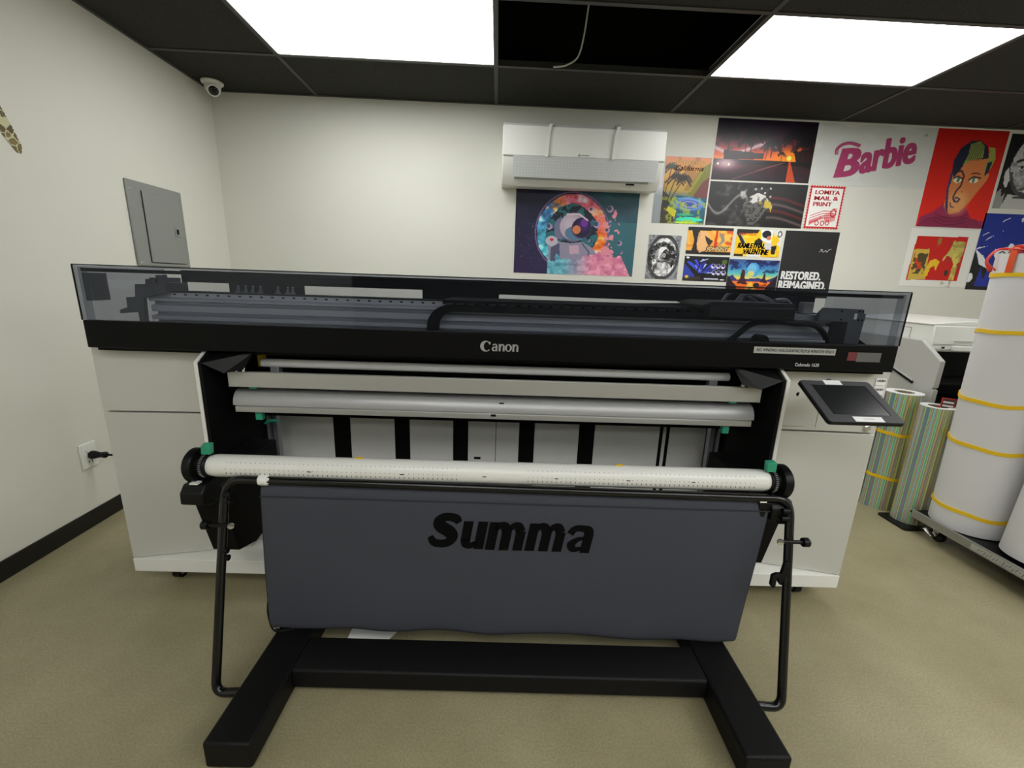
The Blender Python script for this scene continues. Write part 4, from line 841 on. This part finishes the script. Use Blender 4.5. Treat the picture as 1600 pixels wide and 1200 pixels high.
# control tablet
th = math.atan2(.087, .16); TW, TL = .225, .182
def rrect(x0, x1, y0, y1, r, n=5):
    o = []
    for cx, cy, a in ((x1-r, y1-r, 0), (x0+r, y1-r, 90), (x0+r, y0+r, 180), (x1-r, y0+r, 270)):
        for k in range(n+1): t = math.radians(a+90*k/n); o.append((cx+r*math.cos(t), cy+r*math.sin(t)))
    return o
tab = M().prism(rrect(0, TW, 0, TL, .010), 'z', -.013, 0).build('control_tablet', BEZEL, P, bevel=.002)
tab.location = (.977, -.26, .887); tab.rotation_euler = (th, 0, 0)
M().prism(rrect(-.001, TW+.001, -.001, TL+.001, .010), 'z', -.0135, -.004).build('tablet_back', BLACK, tab)
M().box(.028, TW-.028, .030, TL-.026, -.0005, .0004).build('screen', SCREEN, tab)
M().box(.0255, TW-.0255, TL-.026, TL-.0225, -.0002, .0006).box(TW-.028, TW-.025, .03, TL-.0225, -.0002, .0006).build('screen_dark_edge', DARK, tab)  # dark strips along the rear and right screen edges
M().box(.075, .130, TL-.020, TL+.001, .0002, .0009).build('paper_label', WPAPER, tab)
lb = M().box(.078, .164, .002, .022, .0002, .0009).build('paper_label', WPAPER, tab)
m = M()
for k in range(9): m.box(.105+k*.0036, .1075+k*.0036, .0115, .0135, .0009, .0011)
m.build('label_print', mat('grey_print', (120, 120, 120)), lb)
M().tube([(1.17, -.17, .918), (1.20, -.02, .925), (1.20, .065, .935)], .012, 10).build('tablet_arm', BLACK, P, smooth=True)

# ------------------------------------------------------------------ the catch-basket stand (its own frame)
S = thing('basket_stand', 'black H-base stand with a grey cloth catch basket in front of the printer', 'stand', (.04, 1.055, 0), -.0265)
for s in (-1, 1):
    a, b = sorted((s*.634, s*.756))
    ft = M().box(a, b, -.215, .70, .004, .085).build('foot', BLACKM, S, bevel=.008, seg=3)
    for v in (-.17, .6): M().cyl((s*.695, v, 0), (s*.695, v, .0038), .02, 16).build('glide', BLACK, ft)
M().prism([(.0, .022), (.0, .074), (.003, .081), (.010, .085), (.127, .085), (.127, .022)], 'x', -.6335, .6335).build('cross_beam', BLACKM, S, bevel=.003)
tp_ = fillet([(-.757, -.05, .058), (-.832, -.05, .052), (-.853, .14, .640), (.872, .14, .630), (.832, -.05, .052), (.757, -.05, .058)], .055, 7)
M().tube(tp_, .0125, 14).build('frame_tube', BLACKT, S, smooth=True)
M().tube([(-.76, .158, .622), (.83, .158, .616)], .009, 12).build('hem_rod', BLACKT, S, smooth=True)
M().tube(fillet([(-.745, .17, .60), (-.772, .30, .40), (-.785, .16, .16), (-.760, .14, .085), (-.70, .16, .085)], .03, 5), .006, 10).build('wire_loop', BLACKT, S, smooth=True)
# cloth: a hanging sling, front face then round below and up behind
secs = []
NX = 46
prof = [(.150, .630, 0), (.140, .612, .0), (.137, .60, .0), (.134, .585, 0), (.134, .50, .2), (.134, .40, .45), (.135, .30, .7), (.137, .2, .9), (.139, .13, 1), (.142, .100, 1), (.150, .082, 1), (.22, .078, 1), (.32, .085, 1), (.40, .14, .9), (.43, .22, .8), (.44, .35, .6), (.44, .50, .2)]
vs = []; rr = random.Random(5)
for j, (v, z, k) in enumerate(prof):
    xl = -.752*(1-k)-.771*k; xr = .812*(1-k)+.788*k
    for i in range(NX+1):
        f = i/NX; x = xl+(xr-xl)*f
        sag = (.014*math.exp(-((f-.17)/.06)**2)+.010*math.exp(-((f-.35)/.1)**2)+.013*math.exp(-((f-.62)/.2)**2)+.003*math.sin(f*23))*(1 if 8 < j < 13 else (.5 if j == 8 else 0))+(.012*math.exp(-(f/.03)**2)+.012*math.exp(-((1-f)/.03)**2))*(1 if 8 < j < 13 else 0)
        wv = .0022*math.sin(f*31+j*.6)*math.sin(f*7+2)*(.4+k)+.004*math.exp(-((f-.04)/.05)**2)*math.sin(j)*k
        vs.append((x, v+wv, z+sag-.006*f))
fs = [(j*(NX+1)+i, j*(NX+1)+i+1, (j+1)*(NX+1)+i+1, (j+1)*(NX+1)+i) for j in range(len(prof)-1) for i in range(NX)]
cl = M().add(vs, fs).build('cloth_sling', CLOTH, S, smooth=True)
sm = cl.modifiers.new('solidify', 'SOLIDIFY'); sm.thickness = .0018
ss = cl.modifiers.new('subdivision', 'SUBSURF'); ss.levels = ss.render_levels = 1
M().box(-.752, .811, .1315, .1335, .588, .5905).build('hem_stitch', mat('dark_stitch', (48, 49, 56), rough=.9), cl)
def letters(parent):
    """heavy slanted lettering built from outlines (x and z in metres, sheared)"""
    CAP, XH, y, sh = .126, .097, .1318, .16
    def put(m, x0, zo=0):
        m.v = [(x0+vx+sh*vz, vy, .430+zo+vz) for (vx, vy, vz) in m.v]
        m.build('basket_lettering', INK, parent)
    def ribbon(m, pts, wd, n=7):
        P_ = bez([(a, 0, b) for a, b in pts], n); L_ = []
        ws = wd if isinstance(wd, (list, tuple)) else [wd, wd]
        for i, p in enumerate(P_):
            d = (P_[min(i+1, len(P_)-1)]-P_[max(i-1, 0)]).normalized(); nx, nz = -d.z, d.x
            f = i/(len(P_)-1)*(len(ws)-1); k = min(int(f), len(ws)-2); w_ = (ws[k]*(1-(f-k))+ws[k+1]*(f-k))/2
            L_ += [(p.x+nx*w_, y, p.z+nz*w_), (p.x-nx*w_, y, p.z-nz*w_)]
        m.add(L_, [(2*i, 2*i+1, 2*i+3, 2*i+2) for i in range(len(P_)-1)])
    def block(m, pts): m.add([(a, y, b) for a, b in pts], [tuple(range(len(pts)))])
    m = M()
    ribbon(m, [(.086, .090), (.074, .104), (.052, .109), (.032, .104), (.024, .090), (.034, .074), (.060, .058), (.072, .040), (.064, .022), (.042, .015), (.018, .020), (.004, .040)], [.020, .028, .028, .030, .036, .040, .040, .036, .030, .028, .026, .018]); put(m, -.243)
    st = .030
    def stem(m, x, a=0, b=XH): block(m, [(x, a), (x+st, a), (x+st, b), (x, b)])
    m = M(); stem(m, 0, .028); stem(m, .045); ribbon(m, [(.015, .036), (.018, .019), (.032, .012), (.052, .022)], [.030, .028, .022, .018]); put(m, -.143, -.001)
    def mm(x0):
        m = M(); stem(m, 0)
        for k in (0, 1):
            ribbon(m, [(.020+.043*k, .070), (.032+.043*k, .085), (.046+.043*k, .085), (.058+.043*k, .066)], [.014, .022, .028, .030])
            stem(m, .043+.043*k, 0, .068)
        put(m, x0, -.002)
    mm(-.062); mm(.062)
    m = M(); stem(m, .046, 0, .066); ribbon(m, [(.002, .066), (.014, .084), (.036, .086), (.056, .080), (.061, .062)], [.024, .022, .022, .028, .030]); ribbon(m, [(.050, .052), (.030, .047), (.014, .030), (.024, .012), (.050, .016)], [.012, .016, .028, .020, .012]); put(m, .190, -.004)
letters(cl)
M().box(-.752, -.715, .128, .172, .632, .650).cyl((-.75, .14, .640), (-.722, .14, .640), .0165, 14).build('white_clip', WHITEP, S, bevel=.003)
M().box(.775, .795, .130, .150, .619, .624).build('white_clip', WHITEP, S)
for s in (-1, 1):
    xx = s*.853+(.012 if s > 0 else 0)
    kb = M().cyl((xx-s*.035, .088, .515), (xx+s*.045, .088, .515), .006, 10).lathe([(0, 0), (.013, 0), (.014, .004), (.014, .016), (.010, .020), (0, .020)], (xx+s*.032, .088, .515), (s, 0, 0), 16).build('clamp_knob', BLACK, S, smooth=True)
    M().lathe([(0, 0), (.010, 0), (.009, .003), (0, .004)], (xx-s*.036, .086, .515), (-.3*s, -1, .2), 14).build('bolt_cap', CHROME, kb)
    for z in (.60, .575): M().cyl((xx-s*.005, .118, z), (xx-s*.026, .118, z), .009, 12).build('tube_bolt', BLACK, S, smooth=True)
    if s < 0:
        for z in (.44, .415): M().cyl((xx+.006, .074, z), (xx+.026, .074, z), .009, 12).build('tube_bolt', BLACK, S, smooth=True)
M().prism([(.775, .616), (.83, .616), (.868, .575), (.868, .545), (.845, .545), (.80, .592), (.80, .565), (.785, .565)], 'y', .135, .150).build('corner_bracket', BLACK, S, bevel=.002)
M().prism([(.852, .46), (.852, .385), (.835, .385), (.829, .395), (.829, .408), (.823, .408), (.823, .378), (.815, .372), (.808, .382), (.808, .415), (.820, .422), (.834, .422), (.838, .46)], 'y', .060, .072).build('hook', BLACK, S, bevel=.0015)
M().box(-.86, -.83, .128, .15, .60, .63).build('corner_bracket', BLACK, S, bevel=.003)
o = M().add([(-.50, 1.245, .001), (-.36, 1.262, .001), (-.30, 1.34, .012), (-.49, 1.32, .016), (-.50, 1.245, .0018), (-.36, 1.262, .0018), (-.30, 1.34, .013), (-.49, 1.32, .017)], [(3, 2, 1, 0), (4, 5, 6, 7), (0, 1, 5, 4), (1, 2, 6, 5), (2, 3, 7, 6), (3, 0, 4, 7)]).build('paper_sheet', WPAPER)
tag(o, 'scrap of white paper on the floor under the cloth basket', 'paper')

# ------------------------------------------------------------------ copier at the right wall
t = thing('photocopier', 'white and grey photocopier behind the printer on the right', 'photocopier', (2.47, 2.28, 0))
sd = M().prism([(.07, .022), (.02, .022), (-.002, .06), (-.002, .731), (.012, .735), (.0, .745), (.0, .895), (.135, .997), (.70, .997), (.70, .022)], 'x', 0, .03).build('side_cover', COPG, t, bevel=.003)
M().box(-.0008, .0, .0, .70, .5195, .5215).build('cover_seam', mat('seam_grey2', (128, 128, 126)), sd)
M().tube([(-.004, .286, .5335+.0), (-.004, .122, .472)], .0065, 8).build('recessed_grip', DARK, sd).location = (0, 0, .274)
M().tube([(-.004, .286, .5425), (-.004, .124, .481)], .0045, 8).build('grip_edge', COPG, sd).location = (0, 0, .277)
bd = M(); bd.box(.031, .68, .06, .70, .05, .60); bd.box(.031, .68, .35, .70, .60, .93); bd.build('copier_body', COPG, t, bevel=.004)
M().box(.031, .675, .02, .059, .10, .30).box(.031, .675, .02, .059, .31, .50).build('paper_drawer', WHITEP, t, bevel=.004)
M().box(.031, .68, .0, .349, .602, .63).box(.031, .68, .10, .349, .74, .755).box(.031, .68, .33, .3495, .63, .93).build('output_tray', DARK, t, bevel=.004)
M().box(.031, .68, .02, .0595, .51, .60).build('front_trim', BLACK, t)
M().box(.02, .68, .07, .70, .01, .049).build('base_skirt', BLACK, t)
# scanner on top
sc = M(); sc.prism([(.115, .935), (.105, .95), (.115, 1.085), (.70, 1.085), (.70, .935)], 'x', .035, .68); s1 = sc.build('scanner_unit', WHITEP, t, bevel=.006)
M().prism([(.03, 1.0855), (.03, 1.095), (.2, 1.110), (.45, 1.120), (.68, 1.10), (.68, 1.0855)], 'y', .12, .70).build('scanner_lid', WHITEP, s1, bevel=.003)
M().box(.34, .365, .10, .1045, .986, .990).box(.16, .29, .098, .104, .996, 1.002).build('scanner_handle', mat('pale_grey_plastic', (196, 197, 194), rough=.5), s1)  # handle pieces in a greyer plastic than the scanner front
M().box(.15, .33, .085, .106, .943, .972).build('front_ledge', WHITEP, s1, bevel=.004)
M().box(.03, .0345, .14, .70, .9925, .9945).box(.04, .68, .1005, .1035, .9775, .9795).box(.0335, .0345, .25, .252, .995, 1.06).box(.0335, .0345, .25, .32, 1.058, 1.06).build('scanner_seam', mat('seam_dark2', (92, 92, 92)), s1)
M().box(.095, .110, .1005, .104, .955, .966).build('status_panel', LENS, s1)

# ------------------------------------------------------------------ rolls
def roll(name, label, cat, x, y, z0, r, h, core, material, tilt=(0, 0), group=None):
    t = thing(name, label, cat, (x, y, z0), group=group); t.rotation_euler = (tilt[0], tilt[1], 0)
    M().lathe([(core, .0), (r, .0), (r, h), (core, h)], (0, 0, 0), n=64, closed=True).build('rolled_sheet', material, t, smooth=True)
    M().lathe([(core-.006, .002), (core-.0005, .002), (core-.0005, h-.004), (core-.006, h-.004)], (0, 0, 0), n=40, closed=True).build('cardboard_core', CARD, t, smooth=True)
    return t
def band(t, r, z, k=0, wob=.0, arc=None):
    pts = []
    n = 72
    for i in range(n):
        a = 2*math.pi*i/n; pts.append(((r+.002)*math.cos(a), (r+.002)*math.sin(a), z+wob*math.sin(a*2+k)+wob*.5*math.sin(a*5+k)))
    m = M(); vs = []
    for p in pts:
        a = math.atan2(p[1], p[0]); c_, s_ = math.cos(a), math.sin(a)
        for dr, dz in ((-.0015, -.0085), (.0028, -.0085), (.0028, .0085), (-.0015, .0085)): vs.append((p[0]+dr*c_, p[1]+dr*s_, p[2]+dz))
    fs = [(4*i+q, 4*i+(q+1) % 4, 4*((i+1) % n)+(q+1) % 4, 4*((i+1) % n)+q) for i in range(n) for q in range(4)]
    return m.add(vs, fs).build('rubber_band', YEL, t, smooth=True)
t = roll('holographic_roll', 'rainbow silver film roll with yellow bands standing beside the printer', 'film roll', 2.352, 2.322, 0, .088, .705, .045, HOLO)
band(t, .088, .20, 1, .003); band(t, .088, .47, 2, .003)
M().lathe([(.046, .7055), (.0875, .7055), (.0875, .708), (.046, .708)], (0, 0, 0), n=48, closed=True).build('roll_end', WPAPER, t)
M().add([(-.070, .062, .05), (-.094, .02, .05), (-.106, .03, .05), (-.085, .075, .05), (-.070, .062, .702), (-.094, .02, .702), (-.106, .03, .702), (-.085, .075, .702)], [(3, 2, 1, 0), (4, 5, 6, 7), (0, 1, 5, 4), (1, 2, 6, 5), (2, 3, 7, 6), (3, 0, 4, 7)]).build('loose_end', WPAPER, t)
t = roll('holographic_roll', 'rainbow silver film roll standing on a flat black base plate', 'film roll', 2.358, 2.128, .012, .072, .665, .040, HOLO)
M().lathe([(.041, .6655), (.0715, .6655), (.0715, .668), (.041, .668)], (0, 0, 0), n=48, closed=True).build('roll_end', WPAPER, t)
o = M().prism(rrect(2.245, 2.48, 2.02, 2.20, .02), 'z', 0, .0115).build('base_plate', BLACK, bevel=.003); tag(o, 'flat black base plate on the floor under the silver roll', 'plate')
# striped tags standing in the roll cores
def stripe_card(name, label, loc, rot, w_=.075, h_=.13):
    t = thing(name, label, 'card', loc); t.rotation_euler = rot
    M().box(-w_/2, w_/2, -.002, .002, 0, h_).build('card_body', REDW, t, bevel=.001)
    m = M()
    m.box(-w_/2+.004, w_/2-.004, -.0028, -.0021, h_*.3, h_-.004); m.build('card_face', mat('card_dark_face', (86, 52, 52), rough=.5), t)
    m = M()
    for k in range(4): m.box(-w_/2+.007, w_/2-.007, -.0034, -.0029, h_*.36+k*h_*.145, h_*.36+k*h_*.145+h_*.07)
    m.build('white_stripe', WPAPER, t)
    return t
stripe_card('striped_card', 'red and white striped card standing in the second silver roll', (2.372, 2.095, .60), (-.12, .05, -.45), .058)
# trolley
T = thing('roll_trolley', 'low steel trolley carrying the white rolls at the right edge', 'trolley', (2.28, 1.93, 0))
M().box(.0, .62, -1.6, .12, .100, .112).build('shelf_board', BLACK, T, bevel=.002)
rl = M().box(-.012, .0, -1.6, .10, .086, .128).build('side_rail', GALV, T, bevel=.002)
M().box(-.0128, -.0121, -.62, -.20, .094, .122).build('label_tape', mat('masking_tape', (176, 176, 170)), rl)
m = M()
for k in range(30):
    y0 = -.23-k*.0125; m.add([(-.0134, y0, .101+.004*math.sin(k*2.1)), (-.0134, y0-.002, .101+.004*math.sin(k*2.1)), (-.0134, y0-.009, .114+.003*math.sin(k*3.3)), (-.0134, y0-.007, .114+.003*math.sin(k*3.3))], [(0, 1, 2, 3)])
m.build('handwriting', INK, rl)
for (x, y) in ((.06, .0), (.52, .0), (.06, -1.45), (.52, -1.45)):
    cs = M().box(x-.03, x+.03, y-.03, y+.03, .088, .099).build('caster', GALV, T, bevel=.002)
    M().prism([(-.03, .092), (.02, .092), (.012, .03), (-.004, .03)], 'x', x-.024, x-.021).prism([(-.03, .092), (.02, .092), (.012, .03), (-.004, .03)], 'x', x+.021, x+.024).build('caster_fork', GALV, cs).location = (0, y, 0)
    M().lathe([(0, -.014), (.028, -.014), (.032, -.008), (.032, .008), (.028, .014), (0, .014)], (x, y, .032), (1, 0, 0), 24).build('caster_wheel', BLACK, cs, smooth=True)
    if y == 0 and x < .1: M().hexa([(-.04, -.045, .055), (-.015, -.045, .055), (-.015, .0, .07), (-.04, .0, .07)], [(-.04, -.045, .060), (-.015, -.045, .060), (-.015, .0, .078), (-.04, .0, .078)]).build('brake_lever', CHROME, cs, bevel=.002)
    M().lathe([(0, 0), (.012, 0), (.010, .006), (0, .006)], (x-.026, y, .04), (-1, 0, 0), 14).build('axle_nut', CHROME, cs)
z0 = .114
t = roll('white_roll', 'tall white vinyl roll with yellow bands and an orange strap on top', 'vinyl roll', 2.445, 1.905, z0+.005, .150, 1.325, .05, WROLL, (0, -.028))
for z, k in ((.10, 2), (.44, 3), (.66, 4), (.98, 1), (1.24, 5)): band(t, .150, z, k, .006)
t2 = roll('white_roll', 'wide plain white vinyl roll leaning in front of the banded roll', 'vinyl roll', 2.455, 1.598, z0+.009, .138, 1.62, .05, WROLL, (0, .06))
band(t2, .138, .86, 3, .004)
t3 = roll('white_roll', 'white vinyl roll cut off by the lower right edge of the photo', 'vinyl roll', 2.44, 1.315, z0+.005, .135, 1.5, .05, WROLL, (0, .03))
t4 = roll('white_roll', 'white vinyl roll standing behind, between the two front rolls', 'vinyl roll', 2.74, 1.80, z0, .11, 1.32, .05, WROLL)
band(t4, .11, .13, 3, .004)
tp1 = (2.408, 1.905, z0+1.330)
# orange strap over the rim
pts = [(-.148, .02), (-.150, -.085), (-.152, -.09)]
dvec = Vector((-.99, -.02, 0)).normalized(); sdv = Vector((dvec.y, -dvec.x, 0))
m = M(); vs = []
pr = [(.10, .012), (.13, .030), (.148, .018), (.1525, .0), (.1530, -.04), (.1530, -.085)]
for r_, z_ in pr:
    for w_ in (-.013, .013):
        for tt in (0, .002):
            p = Vector(tp1)+dvec*(r_+tt)+sdv*w_+Vector((0, 0, z_+tt)); vs.append(p)
fs = []
for i in range(len(pr)-1):
    a = 4*i; b = a+4; fs += [(a, a+2, b+2, b), (a+1, b+1, b+3, a+3), (a, b, b+1, a+1), (a+2, a+3, b+3, b+2)]
fs += [(0, 1, 3, 2), tuple(4*(len(pr)-1)+k for k in (0, 2, 3, 1))]
o = m.add(vs, fs).build('orange_strap', ORANGE, smooth=True); tag(o, 'orange strap hooked over the rim of the tall banded roll', 'strap')
m = M()
for k in range(7):
    r_ = .065+.010*k; zz = .012+.006*(k % 3); m.tube([(tp1[0]-.03+r_*math.cos(a)*(1.0), tp1[1]-.02+r_*.75*math.sin(a), tp1[2]+zz+.006*math.sin(3*a+k)) for a in [2*math.pi*q/36 for q in range(36)]], .0035, 6, closed=True)
for k in range(4):
    a0 = 2.15+.16*k
    m.tube(bez([(tp1[0]+.10*math.cos(a0), tp1[1]+.10*math.sin(a0), tp1[2]+.02), (tp1[0]+.152*math.cos(a0), tp1[1]+.152*math.sin(a0), tp1[2]+.02), (tp1[0]+(.175+.005*k)*math.cos(a0), tp1[1]+.172*math.sin(a0), tp1[2]-.03), (tp1[0]+.160*math.cos(a0+.2), tp1[1]+.160*math.sin(a0+.2), tp1[2]-.075)], 6), .0035, 6)
o = m.build('red_cord_coil', REDW, smooth=True); tag(o, 'coil of red cord lying on top of the tall banded roll', 'cord')
stripe_card('striped_card', 'red and white striped card standing on the tall banded roll', (2.40, 1.90, z0+1.36), (-.1, .1, -.9), .07, .085)
